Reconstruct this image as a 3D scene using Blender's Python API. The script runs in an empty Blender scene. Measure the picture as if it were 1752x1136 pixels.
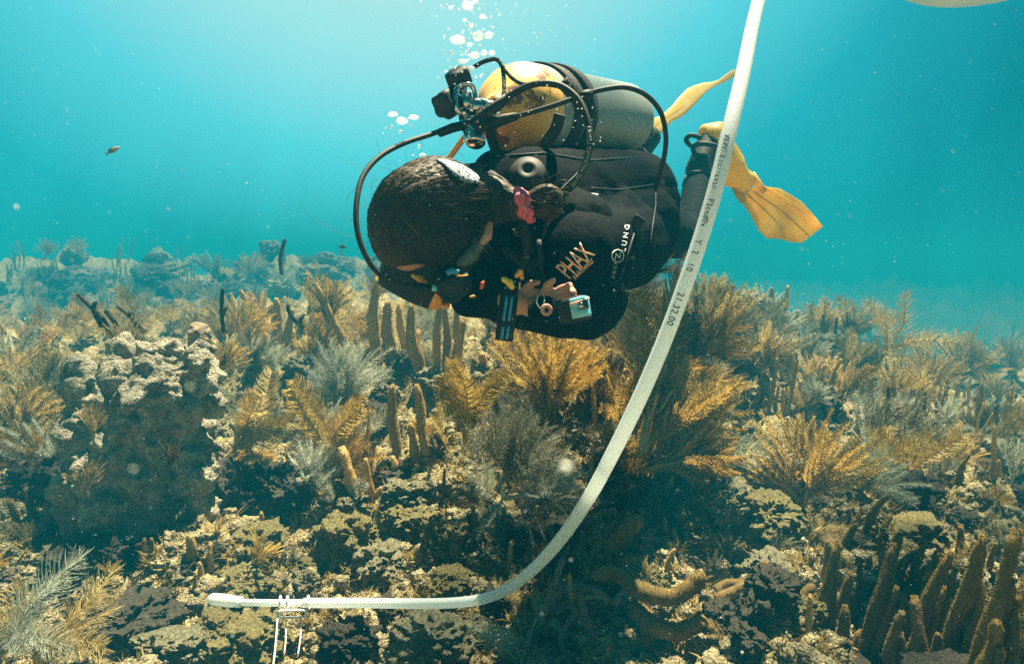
import bpy, bmesh, math, random
import numpy as np
from mathutils import Vector, Matrix
from mathutils.bvhtree import BVHTree

random.seed(7)
scene = bpy.context.scene
col = scene.collection
PI = math.pi
R = math.radians

# ------------------------------------------------------------------ camera
W0, H0, F0 = 1752.0, 1136.0, 1141.0
PITCH = R(6.0)
cam = bpy.data.objects.new("camera", bpy.data.cameras.new("camera"))
col.objects.link(cam)
cam.location = (0, 0, 0)
cam.rotation_euler = (PI / 2 - PITCH, 0, 0)
cam.data.sensor_width = 36.0
cam.data.lens = 36.0 * F0 / W0
cam.data.clip_start = 0.02
cam.data.clip_end = 4000
cam.data.dof.use_dof = True
cam.data.dof.focus_distance = 1.45
cam.data.dof.aperture_fstop = 7.0
scene.camera = cam

FWD = Vector((0, math.cos(PITCH), -math.sin(PITCH)))
UPV = Vector((0, math.sin(PITCH), math.cos(PITCH)))
RGT = Vector((1, 0, 0))

def P(px, py, d):
    return RGT * ((px - W0 / 2) / F0 * d) + UPV * (-(py - H0 / 2) / F0 * d) + FWD * d

def ray(px, py):
    return P(px, py, 1.0).normalized()

# ------------------------------------------------------------------ world and sun
SUN_EL, SUN_AZ = R(73), R(30)          # azimuth from +Y, negative = towards -X
SUN_DIR = Vector((math.sin(SUN_AZ) * math.cos(SUN_EL), math.cos(SUN_AZ) * math.cos(SUN_EL), math.sin(SUN_EL)))
world = bpy.data.worlds.new("World")
scene.world = world
world.use_nodes = True
nt = world.node_tree
nt.nodes.clear()
out = nt.nodes.new("ShaderNodeOutputWorld")
bg = nt.nodes.new("ShaderNodeBackground")
sky = nt.nodes.new("ShaderNodeTexSky")
sky.sky_type = 'NISHITA'
sky.sun_disc = False
sky.sun_elevation = SUN_EL
sky.sun_rotation = SUN_AZ
tc = nt.nodes.new("ShaderNodeTexCoord")
dot = nt.nodes.new("ShaderNodeVectorMath"); dot.operation = 'DOT_PRODUCT'
GLOW = Vector((-0.13, 0.76, 0.60)).normalized()
dot.inputs[1].default_value = GLOW
nt.links.new(tc.outputs['Generated'], dot.inputs[0])
ramp = nt.nodes.new("ShaderNodeValToRGB")
nt.links.new(dot.outputs['Value'], ramp.inputs[0])
cr = ramp.color_ramp
WATER = [(0.0, (0.002, 0.035, 0.045)), (0.45, (0.003, 0.085, 0.11)), (0.66, (0.004, 0.23, 0.29)), (0.78, (0.025, 0.45, 0.55)),
         (0.87, (0.15, 0.80, 0.90)), (0.94, (0.50, 1.0, 1.0)), (1.0, (0.85, 1.0, 1.0))]
cr.elements[0].position = 0; cr.elements[0].color = (*WATER[0][1], 1)
cr.elements[1].position = 1; cr.elements[1].color = (*WATER[-1][1], 1)
for p_, c_ in WATER[1:-1]:
    e = cr.elements.new(p_); e.color = (*c_, 1)
# the daylight sky, its hue taken off by metres of water, is what reaches the reef
bw = nt.nodes.new("ShaderNodeRGBToBW")
nt.links.new(sky.outputs[0], bw.inputs[0])
mp = nt.nodes.new("ShaderNodeMath"); mp.operation = 'POWER'; mp.inputs[1].default_value = 0.25
nt.links.new(bw.outputs[0], mp.inputs[0])
mul = nt.nodes.new("ShaderNodeVectorMath"); mul.operation = 'SCALE'
nt.links.new(ramp.outputs[0], mul.inputs[0])
nt.links.new(mp.outputs[0], mul.inputs['Scale'])
nt.links.new(mul.outputs[0], bg.inputs[0])
bg.inputs[1].default_value = 0.30
nt.links.new(bg.outputs[0], out.inputs[0])

sun = bpy.data.objects.new("sun", bpy.data.lights.new("sun", 'SUN'))
col.objects.link(sun)
sun.data.energy = 5.0
sun.data.angle = R(0.5)
sun.data.color = (1.0, 0.89, 0.62)
sun.rotation_euler = SUN_DIR.to_track_quat('Z', 'Y').to_euler()

scene.view_settings.view_transform = 'Standard'
scene.view_settings.look = 'None'
scene.view_settings.exposure = 2.15
scene.view_settings.gamma = 1.0
scene.cycles.use_denoising = False
scene.cycles.max_bounces = 5
scene.cycles.transmission_bounces = 5
scene.cycles.transparent_max_bounces = 8
scene.cycles.volume_bounces = 0
scene.cycles.sample_clamp_indirect = 4.0
scene.cycles.caustics_reflective = False
scene.cycles.caustics_refractive = False

# ------------------------------------------------------------------ numpy noise
_rng = np.random.RandomState(11)
_perm = _rng.permutation(256)
_perm = np.concatenate([_perm, _perm, _perm])
_grad = _rng.normal(size=(256, 3)); _grad /= np.linalg.norm(_grad, axis=1)[:, None]

def perlin(p):
    p = np.asarray(p, dtype=np.float64)
    pi = np.floor(p).astype(np.int64); pf = p - pi
    pi &= 255
    u = pf * pf * pf * (pf * (pf * 6 - 15) + 10)
    res = 0
    for dx in (0, 1):
        wx = u[:, 0] if dx else 1 - u[:, 0]
        a = _perm[(pi[:, 0] + dx) & 255]
        for dy in (0, 1):
            wy = u[:, 1] if dy else 1 - u[:, 1]
            b = _perm[a + ((pi[:, 1] + dy) & 255)]
            for dz in (0, 1):
                wz = u[:, 2] if dz else 1 - u[:, 2]
                g = _grad[_perm[b + ((pi[:, 2] + dz) & 255)] & 255]
                d = (pf[:, 0] - dx) * g[:, 0] + (pf[:, 1] - dy) * g[:, 1] + (pf[:, 2] - dz) * g[:, 2]
                res = res + wx * wy * wz * d
    return res

def fbm(p, oct=4, lac=2.1, gain=0.5, billow=False):
    p = np.asarray(p, dtype=np.float64)
    s = 0; a = 1.0
    for i in range(oct):
        n = perlin(p + 17.3 * i)
        if billow: n = np.abs(n) * 2 - 0.35
        s = s + a * n
        p = p * lac; a *= gain
    return s

def worley(p, scale, seed=0):
    """distance to the nearest jittered cell point (F1)"""
    q = np.asarray(p) * scale
    qi = np.floor(q).astype(np.int64)
    best = np.full(len(q), 9.0)
    for dx in (-1, 0, 1):
        for dy in (-1, 0, 1):
            for dz in (-1, 0, 1):
                c = qi + (dx, dy, dz)
                h = _perm[(_perm[(_perm[(c[:, 0] + seed) & 255] + c[:, 1]) & 255] + c[:, 2]) & 255]
                f = c + 0.5 + _grad[h] * 0.45
                best = np.minimum(best, ((q - f) ** 2).sum(1))
    return np.sqrt(best)

# ------------------------------------------------------------------ materials
def new_mat(name):
    m = bpy.data.materials.new(name); m.use_nodes = True
    n = m.node_tree; n.nodes.clear()
    o = n.nodes.new("ShaderNodeOutputMaterial")
    b = n.nodes.new("ShaderNodeBsdfPrincipled")
    n.links.new(b.outputs[0], o.inputs[0])
    return m, n, b, o

def simple(name, color, rough=0.6, metal=0.0, noise=0.0, nscale=30, bump=0.0, spec=0.5, coat=0.0, trans=0.0):
    m, n, b, o = new_mat(name)
    b.inputs['Base Color'].default_value = (*color, 1)
    b.inputs['Roughness'].default_value = rough
    b.inputs['Metallic'].default_value = metal
    b.inputs['Specular IOR Level'].default_value = spec
    b.inputs['Coat Weight'].default_value = coat
    b.inputs['Transmission Weight'].default_value = trans
    t = n.nodes.new("ShaderNodeTexCoord")
    if noise > 0 or bump > 0:
        nz = n.nodes.new("ShaderNodeTexNoise"); nz.inputs['Scale'].default_value = nscale; nz.inputs['Detail'].default_value = 6
        n.links.new(t.outputs['Object'], nz.inputs['Vector'])
        if noise > 0:
            r = n.nodes.new("ShaderNodeValToRGB")
            r.color_ramp.elements[0].position = 0.3; r.color_ramp.elements[1].position = 0.7
            r.color_ramp.elements[0].color = (*[c * (1 - noise) for c in color], 1)
            r.color_ramp.elements[1].color = (*[min(1, c * (1 + noise)) for c in color], 1)
            n.links.new(nz.outputs[0], r.inputs[0]); n.links.new(r.outputs[0], b.inputs['Base Color'])
        if bump > 0:
            bp = n.nodes.new("ShaderNodeBump"); bp.inputs['Strength'].default_value = bump; bp.inputs['Distance'].default_value = 0.004
            n.links.new(nz.outputs[0], bp.inputs['Height']); n.links.new(bp.outputs[0], b.inputs['Normal'])
    return m

def rock_material(name, ramp_cols, scale=9.0, bump=0.9, spots=(0.30, 0.10, 0.14), spot_amt=0.0, coord='Object'):
    """encrusted limestone: mottled colour, turf algae, coralline pink, strong relief"""
    m, n, b, o = new_mat(name)
    b.inputs['Roughness'].default_value = 0.85
    b.inputs['Specular IOR Level'].default_value = 0.25
    t = n.nodes.new("ShaderNodeTexCoord")
    g = n.nodes.new("ShaderNodeNewGeometry") if coord == 'World' else None
    src = g.outputs['Position'] if g else t.outputs['Object']
    nz = n.nodes.new("ShaderNodeTexNoise"); nz.inputs['Scale'].default_value = scale; nz.inputs['Detail'].default_value = 9; nz.inputs['Roughness'].default_value = 0.68
    nz.inputs['Distortion'].default_value = 0.6
    n.links.new(src, nz.inputs['Vector'])
    r = n.nodes.new("ShaderNodeValToRGB"); cr = r.color_ramp
    k = len(ramp_cols)
    for i, c in enumerate(ramp_cols):
        pos = 0.30 + 0.42 * i / (k - 1)
        if i == 0: e = cr.elements[0]; e.position = pos
        elif i == k - 1: e = cr.elements[1]; e.position = pos
        else: e = cr.elements.new(pos)
        e.color = (*c, 1)
    # elements added in the middle keep order by position
    n.links.new(nz.outputs[0], r.inputs[0])
    base = r.outputs[0]
    n2 = n.nodes.new("ShaderNodeTexNoise"); n2.inputs['Scale'].default_value = scale * 0.45; n2.inputs['Detail'].default_value = 5
    n.links.new(src, n2.inputs['Vector'])
    r2 = n.nodes.new("ShaderNodeValToRGB"); r2.color_ramp.elements[0].position = 0.56; r2.color_ramp.elements[1].position = 0.66
    n.links.new(n2.outputs[0], r2.inputs[0])
    mx = n.nodes.new("ShaderNodeMix"); mx.data_type = 'RGBA'
    ms = n.nodes.new("ShaderNodeMath"); ms.operation = 'MULTIPLY'; ms.inputs[1].default_value = spot_amt
    n.links.new(r2.outputs[0], ms.inputs[0]); n.links.new(ms.outputs[0], mx.inputs['Factor'])
    n.links.new(base, mx.inputs['A']); mx.inputs['B'].default_value = (*spots, 1)
    n.links.new(mx.outputs['Result'], b.inputs['Base Color'])
    n3 = n.nodes.new("ShaderNodeTexNoise"); n3.inputs['Scale'].default_value = scale * 9; n3.inputs['Detail'].default_value = 5; n3.inputs['Roughness'].default_value = 0.7
    n.links.new(src, n3.inputs['Vector'])
    v = n.nodes.new("ShaderNodeTexVoronoi"); v.inputs['Scale'].default_value = scale * 6
    n.links.new(src, v.inputs['Vector'])
    ad = n.nodes.new("ShaderNodeMath"); ad.operation = 'ADD'
    n.links.new(n3.outputs[0], ad.inputs[0]); n.links.new(v.outputs['Distance'], ad.inputs[1])
    bp = n.nodes.new("ShaderNodeBump"); bp.inputs['Strength'].default_value = bump; bp.inputs['Distance'].default_value = 0.012
    n.links.new(ad.outputs[0], bp.inputs['Height']); n.links.new(bp.outputs[0], b.inputs['Normal'])
    return m

def coral_material(name, ca, cb, transl=0.35, scale=18, rough=0.8):
    m, n, b, o = new_mat(name)
    b.inputs['Roughness'].default_value = rough
    b.inputs['Specular IOR Level'].default_value = 0.2
    t = n.nodes.new("ShaderNodeTexCoord")
    nz = n.nodes.new("ShaderNodeTexNoise"); nz.inputs['Scale'].default_value = scale; nz.inputs['Detail'].default_value = 4
    n.links.new(t.outputs['Object'], nz.inputs['Vector'])
    r = n.nodes.new("ShaderNodeValToRGB"); r.color_ramp.elements[0].position = 0.32; r.color_ramp.elements[1].position = 0.68
    r.color_ramp.elements[0].color = (*ca, 1); r.color_ramp.elements[1].color = (*cb, 1)
    n.links.new(nz.outputs[0], r.inputs[0])
    oi = n.nodes.new("ShaderNodeObjectInfo")
    hs = n.nodes.new("ShaderNodeHueSaturation")
    mr = n.nodes.new("ShaderNodeMapRange"); mr.inputs['To Min'].default_value = 0.75; mr.inputs['To Max'].default_value = 1.3
    n.links.new(oi.outputs['Random'], mr.inputs['Value']); n.links.new(mr.outputs[0], hs.inputs['Value'])
    n.links.new(r.outputs[0], hs.inputs['Color'])
    n.links.new(hs.outputs[0], b.inputs['Base Color'])
    tr = n.nodes.new("ShaderNodeBsdfTranslucent"); n.links.new(hs.outputs[0], tr.inputs['Color'])
    ms = n.nodes.new("ShaderNodeMixShader"); ms.inputs[0].default_value = transl
    n.links.new(b.outputs[0], ms.inputs[1]); n.links.new(tr.outputs[0], ms.inputs[2]); n.links.new(ms.outputs[0], o.inputs[0])
    return m

M = {}
M['reef'] = rock_material('reef_ground', [(0.010, 0.009, 0.006), (0.035, 0.026, 0.010), (0.19, 0.13, 0.04), (0.64, 0.52, 0.25)], 20.0, 1.0, (0.17, 0.13, 0.06), 0.5, 'World')
M['rock_pale'] = rock_material('pale_rock', [(0.05, 0.04, 0.03), (0.20, 0.15, 0.08), (0.54, 0.43, 0.20), (0.76, 0.70, 0.42)], 9, 1.0, (0.30, 0.23, 0.10), 0.6)
M['rock_gold'] = rock_material('algae_rock', [(0.03, 0.02, 0.01), (0.18, 0.12, 0.035), (0.50, 0.34, 0.08), (0.70, 0.60, 0.24)], 11, 1.0, (0.30, 0.21, 0.06), 0.6)
M['rock_dark'] = rock_material('dark_rock', [(0.012, 0.012, 0.012), (0.035, 0.03, 0.022), (0.10, 0.08, 0.045), (0.24, 0.20, 0.13)], 10, 1.0, (0.11, 0.095, 0.05), 0.6)
M['head_coral'] = rock_material('head_coral', [(0.05, 0.035, 0.02), (0.12, 0.08, 0.04), (0.24, 0.17, 0.09), (0.42, 0.33, 0.22)], 8, 0.8, (0.45, 0.36, 0.30), 0.5)
M['boulder'] = rock_material('boulder_crust', [(0.03, 0.022, 0.014), (0.10, 0.07, 0.04), (0.22, 0.17, 0.09), (0.80, 0.71, 0.52)], 26, 1.0, (0.40, 0.28, 0.24), 0.35)
M['gold'] = coral_material('golden_plume', (0.52, 0.38, 0.09), (0.82, 0.64, 0.23), 0.5)
M['amber'] = coral_material('amber_plume', (0.42, 0.28, 0.065), (0.68, 0.49, 0.16), 0.5)
M['pale'] = coral_material('pale_plume', (0.45, 0.47, 0.38), (0.70, 0.70, 0.58), 0.45)
M['grey'] = coral_material('grey_plume', (0.26, 0.25, 0.17), (0.46, 0.43, 0.30), 0.4)
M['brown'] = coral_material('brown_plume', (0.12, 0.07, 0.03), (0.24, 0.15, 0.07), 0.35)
M['straw'] = coral_material('straw_plume', (0.47, 0.37, 0.15), (0.73, 0.60, 0.31), 0.45)
M['rod_tan'] = coral_material('tan_rod', (0.38, 0.25, 0.08), (0.60, 0.43, 0.17), 0.35, 60)
M['rod_brown'] = coral_material('brown_rod', (0.16, 0.105, 0.03), (0.30, 0.205, 0.065), 0.35, 60)
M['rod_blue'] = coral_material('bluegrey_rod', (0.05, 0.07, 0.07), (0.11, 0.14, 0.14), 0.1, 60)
M['twig'] = coral_material('dark_twig', (0.02, 0.018, 0.012), (0.07, 0.05, 0.03), 0.0, 60)

# ------------------------------------------------------------------ mesh helpers
def mesh_np(name, v, f, mat=None, smooth=True):
    """v (n,3) array, f list or array of equal-length faces"""
    me = bpy.data.meshes.new(name)
    v = np.asarray(v, dtype=np.float32)
    if isinstance(f, np.ndarray):
        k = f.shape[1]
        me.vertices.add(len(v)); me.vertices.foreach_set('co', v.ravel())
        me.loops.add(f.size); me.loops.foreach_set('vertex_index', f.astype(np.int32).ravel())
        me.polygons.add(len(f))
        me.polygons.foreach_set('loop_start', np.arange(0, f.size, k, dtype=np.int32))
        me.polygons.foreach_set('loop_total', np.full(len(f), k, dtype=np.int32))
        me.update(calc_edges=True)
    else:
        me.from_pydata([tuple(x) for x in v], [], f); me.update()
    if smooth and len(me.polygons):
        me.polygons.foreach_set('use_smooth', [True] * len(me.polygons))
    if mat: me.materials.append(mat)
    return me

def link(name, me, parent=None, label=None, cat=None, group=None, kind=None, loc=None):
    o = bpy.data.objects.new(name, me); col.objects.link(o)
    if parent is not None:
        o.parent = parent
        if loc is None and parent.get('_w'):      # mesh given in world coordinates
            o.matrix_parent_inverse = Matrix.Translation(-parent.location)
    if loc is not None: o.location = loc
    tag(o, label, cat, group, kind)
    return o

def tag(o, label=None, cat=None, group=None, kind=None):
    if label: o['label'] = label
    if cat: o['category'] = cat
    if group: o['group'] = group
    if kind: o['kind'] = kind
    return o

def thing(name, loc, label, cat, group=None, world=True):
    o = bpy.data.objects.new(name, None); col.objects.link(o)
    o.location = loc; o.empty_display_size = 0.05
    if world: o['_w'] = 1
    return tag(o, label, cat, group)

class MB:
    """collects vertices and faces"""
    def __init__(s): s.v = []; s.f = []
    def add(s, v, f):
        n = len(s.v); s.v += [tuple(x) for x in v]; s.f += [tuple(i + n for i in q) for q in f]; return s
    def mesh(s, name, mat=None, smooth=True): return mesh_np(name, s.v, s.f, mat, smooth)

def catmull(pts, n=8):
    pts = [Vector(p) for p in pts]
    q = [pts[0] * 2 - pts[1]] + pts + [pts[-1] * 2 - pts[-2]]
    o = []
    for i in range(1, len(q) - 2):
        p0, p1, p2, p3 = q[i - 1:i + 3]
        for k in range(n):
            t = k / n
            o.append(0.5 * ((2 * p1) + (p2 - p0) * t + (2 * p0 - 5 * p1 + 4 * p2 - p3) * t * t + (3 * p1 - p0 - 3 * p2 + p3) * t ** 3))
    o.append(pts[-1]); return o

def frames(pts):
    n = len(pts); T = []
    for i in range(n):
        a = pts[max(0, i - 1)]; b = pts[min(n - 1, i + 1)]
        d = (b - a); T.append(d.normalized() if d.length > 1e-9 else Vector((0, 0, 1)))
    u = T[0].orthogonal().normalized(); U = [u]
    for i in range(1, n):
        u = U[-1] - T[i] * U[-1].dot(T[i])
        U.append(u.normalized() if u.length > 1e-6 else T[i].orthogonal().normalized())
    return T, U

def tube(mb, pts, rad, sides=10, cap=True, rfun=None):
    pts = [Vector(p) for p in pts]
    T, U = frames(pts); n = len(pts)
    rr = [rad[i] if hasattr(rad, '__len__') else rad for i in range(n)]
    v = []
    for i in range(n):
        B = T[i].cross(U[i])
        for k in range(sides):
            a = 2 * PI * k / sides
            r = rr[i] * (rfun(i / (n - 1), a) if rfun else 1)
            v.append(pts[i] + (U[i] * math.cos(a) + B * math.sin(a)) * r)
    f = [(i * sides + k, i * sides + (k + 1) % sides, (i + 1) * sides + (k + 1) % sides, (i + 1) * sides + k) for i in range(n - 1) for k in range(sides)]
    if cap:
        f.append(tuple(reversed(range(sides)))); f.append(tuple((n - 1) * sides + k for k in range(sides)))
    mb.add(v, f); return mb

def lathe(mb, prof, origin, axis, sides=32, u=None):
    """prof: list of (along, radius)"""
    axis = Vector(axis).normalized(); u = (Vector(u) if u else axis.orthogonal()).normalized(); w = axis.cross(u)
    v = []; origin = Vector(origin)
    for s, r in prof:
        for k in range(sides):
            a = 2 * PI * k / sides
            v.append(origin + axis * s + (u * math.cos(a) + w * math.sin(a)) * max(r, 1e-5))
    n = len(prof)
    f = [(i * sides + k, i * sides + (k + 1) % sides, (i + 1) * sides + (k + 1) % sides, (i + 1) * sides + k) for i in range(n - 1) for k in range(sides)]
    f.append(tuple(reversed(range(sides)))); f.append(tuple((n - 1) * sides + k for k in range(sides)))
    mb.add(v, f); return mb

def box(mb, c, ax, ay, az, sx, sy, sz, bev=0.15):
    """chamfered box, half sizes sx, sy, sz along the given axes"""
    bm = bmesh.new(); bmesh.ops.create_cube(bm, size=2)
    for q in bm.verts: q.co = Vector((q.co.x * sx, q.co.y * sy, q.co.z * sz))
    bmesh.ops.bevel(bm, geom=list(bm.edges), offset=min(sx, sy, sz) * bev * 2, segments=2, profile=0.7, affect='EDGES')
    c = Vector(c)
    v = [c + ax * q.co.x + ay * q.co.y + az * q.co.z for q in bm.verts]
    f = [[q.index for q in fc.verts] for fc in bm.faces]
    bm.free(); mb.add(v, f); return mb

_ico = {}
def ico(sub):
    if sub not in _ico:
        bm = bmesh.new(); bmesh.ops.create_icosphere(bm, subdivisions=sub, radius=1)
        v = np.array([q.co[:] for q in bm.verts]); f = np.array([[x.index for x in fc.verts] for fc in bm.faces]); bm.free()
        _ico[sub] = (v, f)
    return _ico[sub]

# organic bodies: closed primitives fused by a voxel remesh into one continuous skin
def cap_prim(p0, r0, p1, r1):
    v, f = ico(3); p0 = Vector(p0); p1 = Vector(p1)
    ax = (p1 - p0); q = Vector((0, 0, 1)).rotation_difference(ax.normalized() if ax.length > 1e-6 else Vector((0, 0, 1))).to_matrix()
    q = np.array(q)
    up = v[:, 2] > 0
    w = v @ q.T
    return np.where(up[:, None], np.array(p1) + w * r1, np.array(p0) + w * r0), f

def ell_prim(c, rad, mat3=None):
    v, f = ico(3); w = v * np.array(rad)
    if mat3 is not None: w = w @ np.array(mat3).T
    return w + np.array(c), f

def fuse(name, prims, voxel, mat, smooth=4, wrinkle=0.0, wscale=20):
    mb = MB()
    for v, f in prims: mb.add(v, f.tolist() if isinstance(f, np.ndarray) else f)
    me = mb.mesh(name + '_raw')
    o = bpy.data.objects.new('tmp', me); col.objects.link(o)
    md = o.modifiers.new('r', 'REMESH'); md.mode = 'VOXEL'; md.voxel_size = voxel
    if smooth:
        s = o.modifiers.new('s', 'SMOOTH'); s.factor = 0.5; s.iterations = smooth
    dg = bpy.context.evaluated_depsgraph_get()
    res = bpy.data.meshes.new_from_object(o.evaluated_get(dg)); res.name = name
    bpy.data.objects.remove(o); bpy.data.meshes.remove(me)
    n = len(res.vertices)
    if wrinkle:
        co = np.empty(n * 3); res.vertices.foreach_get('co', co); co = co.reshape(-1, 3)
        no = np.empty(n * 3); res.vertices.foreach_get('normal', no); no = no.reshape(-1, 3)
        q = co * wscale; q[:, 0] *= 0.5
        d = fbm(q, 3, billow=True)
        co = co + no * (d * wrinkle)[:, None]
        res.vertices.foreach_set('co', co.ravel()); res.update()
    res.polygons.foreach_set('use_smooth', [True] * len(res.polygons))
    res.materials.clear(); res.materials.append(mat)
    return res

# ------------------------------------------------------------------ reef ground
CTRL = [  # (px, py, depth): where the reef surface lies
    (0, 1136, 1.35), (400, 1136, 1.5), (800, 1136, 1.5), (1200, 1136, 1.42), (1752, 1136, 1.3),
    (0, 1030, 1.55), (250, 1030, 1.65), (500, 1035, 1.73), (800, 1040, 1.75), (1200, 1030, 1.65), (1600, 1030, 1.55), (1752, 1000, 1.6),
    (100, 900, 1.95), (500, 900, 2.0), (800, 900, 2.0), (1100, 920, 2.0), (1400, 920, 2.05), (1700, 960, 2.0),
    (50, 780, 2.3), (300, 790, 2.35), (500, 780, 2.35), (700, 790, 2.3), (1000, 800, 2.25), (1250, 790, 2.4), (1450, 830, 2.6), (1700, 880, 3.0),
    (100, 680, 2.9), (450, 690, 2.8), (700, 680, 2.7), (1000, 680, 2.6), (1250, 690, 2.9), (1500, 720, 3.3), (1700, 800, 4.0),
    (100, 610, 3.8), (400, 610, 3.6), (650, 600, 3.3), (900, 565, 3.1), (1250, 565, 3.4), (1450, 610, 4.2), (1650, 715, 5.2),
    (0, 570, 5.5), (300, 560, 5.3), (600, 510, 4.4), (900, 485, 4.1), (1250, 500, 4.6), (1450, 590, 5.6), (1650, 680, 7.0),
    (60, 600, 8.0), (350, 590, 8.0), (650, 570, 7.0), (1000, 560, 7.0), (1300, 570, 7.5), (1550, 680, 9), (1752, 740, 9)]
_c = np.array([P(*c)[:] for c in CTRL])
_far = [(r * math.sin(R(a)), r * math.cos(R(a)), (-0.055 if a < 8 else -0.13) * r + (0.35 if a < 8 else -0.2)) for r in (13, 20, 32) for a in range(-60, 61, 12)]
_back = [(x, y, -0.9) for x, y in [(-3, 1), (3, 1), (-3, -2), (0, -2), (3, -2), (-8, 0), (8, 0), (0, -8), (-1.2, 0.3), (1.2, 0.3), (0, 0.4)]]
_c = np.concatenate([_c, np.array(_far), np.array(_back)])
def base_h(xy):
    xy = np.asarray(xy, dtype=np.float64)
    num = 0; den = 0
    for c in _c:
        d2 = ((xy - c[:2]) ** 2).sum(1)
        s = 0.03 + 0.012 * (c[0] ** 2 + c[1] ** 2)
        w = 1.0 / (d2 + s) ** 2.2
        w = w * s ** 0.8
        num = num + w * c[2]; den = den + w
    return num / den

def build_ground():
    ang = np.concatenate([np.linspace(-180, -56, 50)[:-1], np.linspace(-56, 56, 620), np.linspace(56, 180, 50)[1:-1]])
    ang = np.radians(ang)
    rr = np.concatenate([np.linspace(0.02, 0.8, 12)[:-1], np.geomspace(0.8, 10, 430), np.geomspace(10.3, 95, 60)])
    A, Rr = np.meshgrid(ang, rr)
    x = (Rr * np.sin(A)).ravel(); y = (Rr * np.cos(A)).ravel()
    xy = np.stack([x, y], 1); r = np.hypot(x, y)
    z = base_h(xy)
    p = np.stack([x, y, z * 2], 1)
    near = np.clip(1.4 - r / 9, 0.35, 1)
    lump = (0.62 - worley(p, 2.1, 3)) * 0.24 + (0.6 - worley(p, 7, 9)) * 0.12 + (0.55 - worley(p, 21, 5)) * 0.026
    d = lump * np.clip(r / 2, 0.5, 1) + fbm(p * 5, 5, billow=True) * 0.07 + fbm(p * 28, 4, billow=True) * 0.02
    big = fbm(p * 0.42, 4) * (0.8 * np.clip((r - 5) / 6, 0, 1) + 1.6 * np.clip((r - 11) / 10, 0, 1))
    z = z + d + big - 0.045
    # small sideways shove so that the relief overhangs
    sh = near * 0.03
    x2 = x + fbm(p * 9 + 40, 3) * sh; y2 = y + fbm(p * 9 + 80, 3) * sh
    v = np.stack([x2, y2, z], 1)
    na, nr = len(ang), len(rr)
    i = np.arange(nr - 1)[:, None] * na; k = np.arange(na)[None, :]; k2 = (k + 1) % na
    f = np.stack([(i + k).ravel(), (i + k2).ravel(), (i + na + k2).ravel(), (i + na + k).ravel()], 1)
    f = f[:, ::-1].copy()
    me = mesh_np('reef_ground', v, f, M['reef'])
    o = link('ground', me, label='uneven reef rock covered in turf and rubble sloping into blue haze', kind='structure')
    sel = f[(r[f[:, 0]] < 25)]
    bv = BVHTree.FromPolygons([Vector(q) for q in v.tolist()], sel.tolist())
    return o, bv
ground, BV = build_ground()

def hit(px, py):
    h = BV.ray_cast(Vector((0, 0, 0)), ray(px, py), 60)
    if h[0] is None: return P(px, py, 99), 99.0
    return h[0], h[0].dot(FWD)

# ------------------------------------------------------------------ unseen sheet added as the water surface: its tint pattern dapples the sun
sm, sn, sb, so = new_mat('sun_dapple_tint'); sn.nodes.remove(sb)
tr_ = sn.nodes.new("ShaderNodeBsdfTransparent")
g_ = sn.nodes.new("ShaderNodeNewGeometry")
wn = sn.nodes.new("ShaderNodeTexNoise"); wn.inputs['Scale'].default_value = 1.6; wn.inputs['Detail'].default_value = 2
sn.links.new(g_.outputs['Position'], wn.inputs['Vector'])
wm = sn.nodes.new("ShaderNodeVectorMath"); wm.operation = 'MULTIPLY_ADD'; wm.inputs[1].default_value = (0.55, 0.55, 0)
sn.links.new(wn.outputs['Color'], wm.inputs[0]); sn.links.new(g_.outputs['Position'], wm.inputs[2])
vo = sn.nodes.new("ShaderNodeTexVoronoi"); vo.feature = 'SMOOTH_F1'; vo.inputs['Scale'].default_value = 2.3; vo.inputs['Smoothness'].default_value = 0.35
sn.links.new(wm.outputs[0], vo.inputs['Vector'])
vr = sn.nodes.new("ShaderNodeValToRGB"); vr.color_ramp.elements[0].position = 0.26; vr.color_ramp.elements[1].position = 0.62
vr.color_ramp.elements[0].color = (0.34, 0.36, 0.38, 1); vr.color_ramp.elements[1].color = (1, 1, 1, 1)
sn.links.new(vo.outputs['Distance'], vr.inputs[0]); sy = sn.nodes.new("ShaderNodeSeparateXYZ"); sn.links.new(g_.outputs['Position'], sy.inputs[0])
far_ = sn.nodes.new("ShaderNodeMapRange"); far_.inputs['From Min'].default_value = 9; far_.inputs['From Max'].default_value = 12; sn.links.new(sy.outputs['Y'], far_.inputs['Value'])
far_dim = sn.nodes.new("ShaderNodeMix"); far_dim.data_type = 'RGBA'; far_dim.inputs['B'].default_value = (.46, .48, .5, 1)  # even grey tint added to dim the far reef and water
sn.links.new(far_.outputs[0], far_dim.inputs['Factor']); sn.links.new(vr.outputs[0], far_dim.inputs['A']); sn.links.new(far_dim.outputs['Result'], tr_.inputs[0]); sn.links.new(tr_.outputs[0], so.inputs[0])
link('sun_dapple_sheet', mesh_np('sun_dapple_sheet', [(-80, -12, 6), (80, -12, 6), (80, 9, 6), (-80, 9, 6), (-1500, 9, 6), (1500, 9, 6), (1500, 2500, 6), (-1500, 2500, 6), (80, -12, 6), (1500, -12, 6), (-1500, -12, 6), (-80, -12, 6)], [(0, 3, 2, 1), (4, 7, 6, 5), (8, 2, 5, 9), (10, 4, 3, 11)], sm, False), label='added unseen sheet for the water surface, tinted to dapple and dim the sun', kind='structure')

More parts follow.
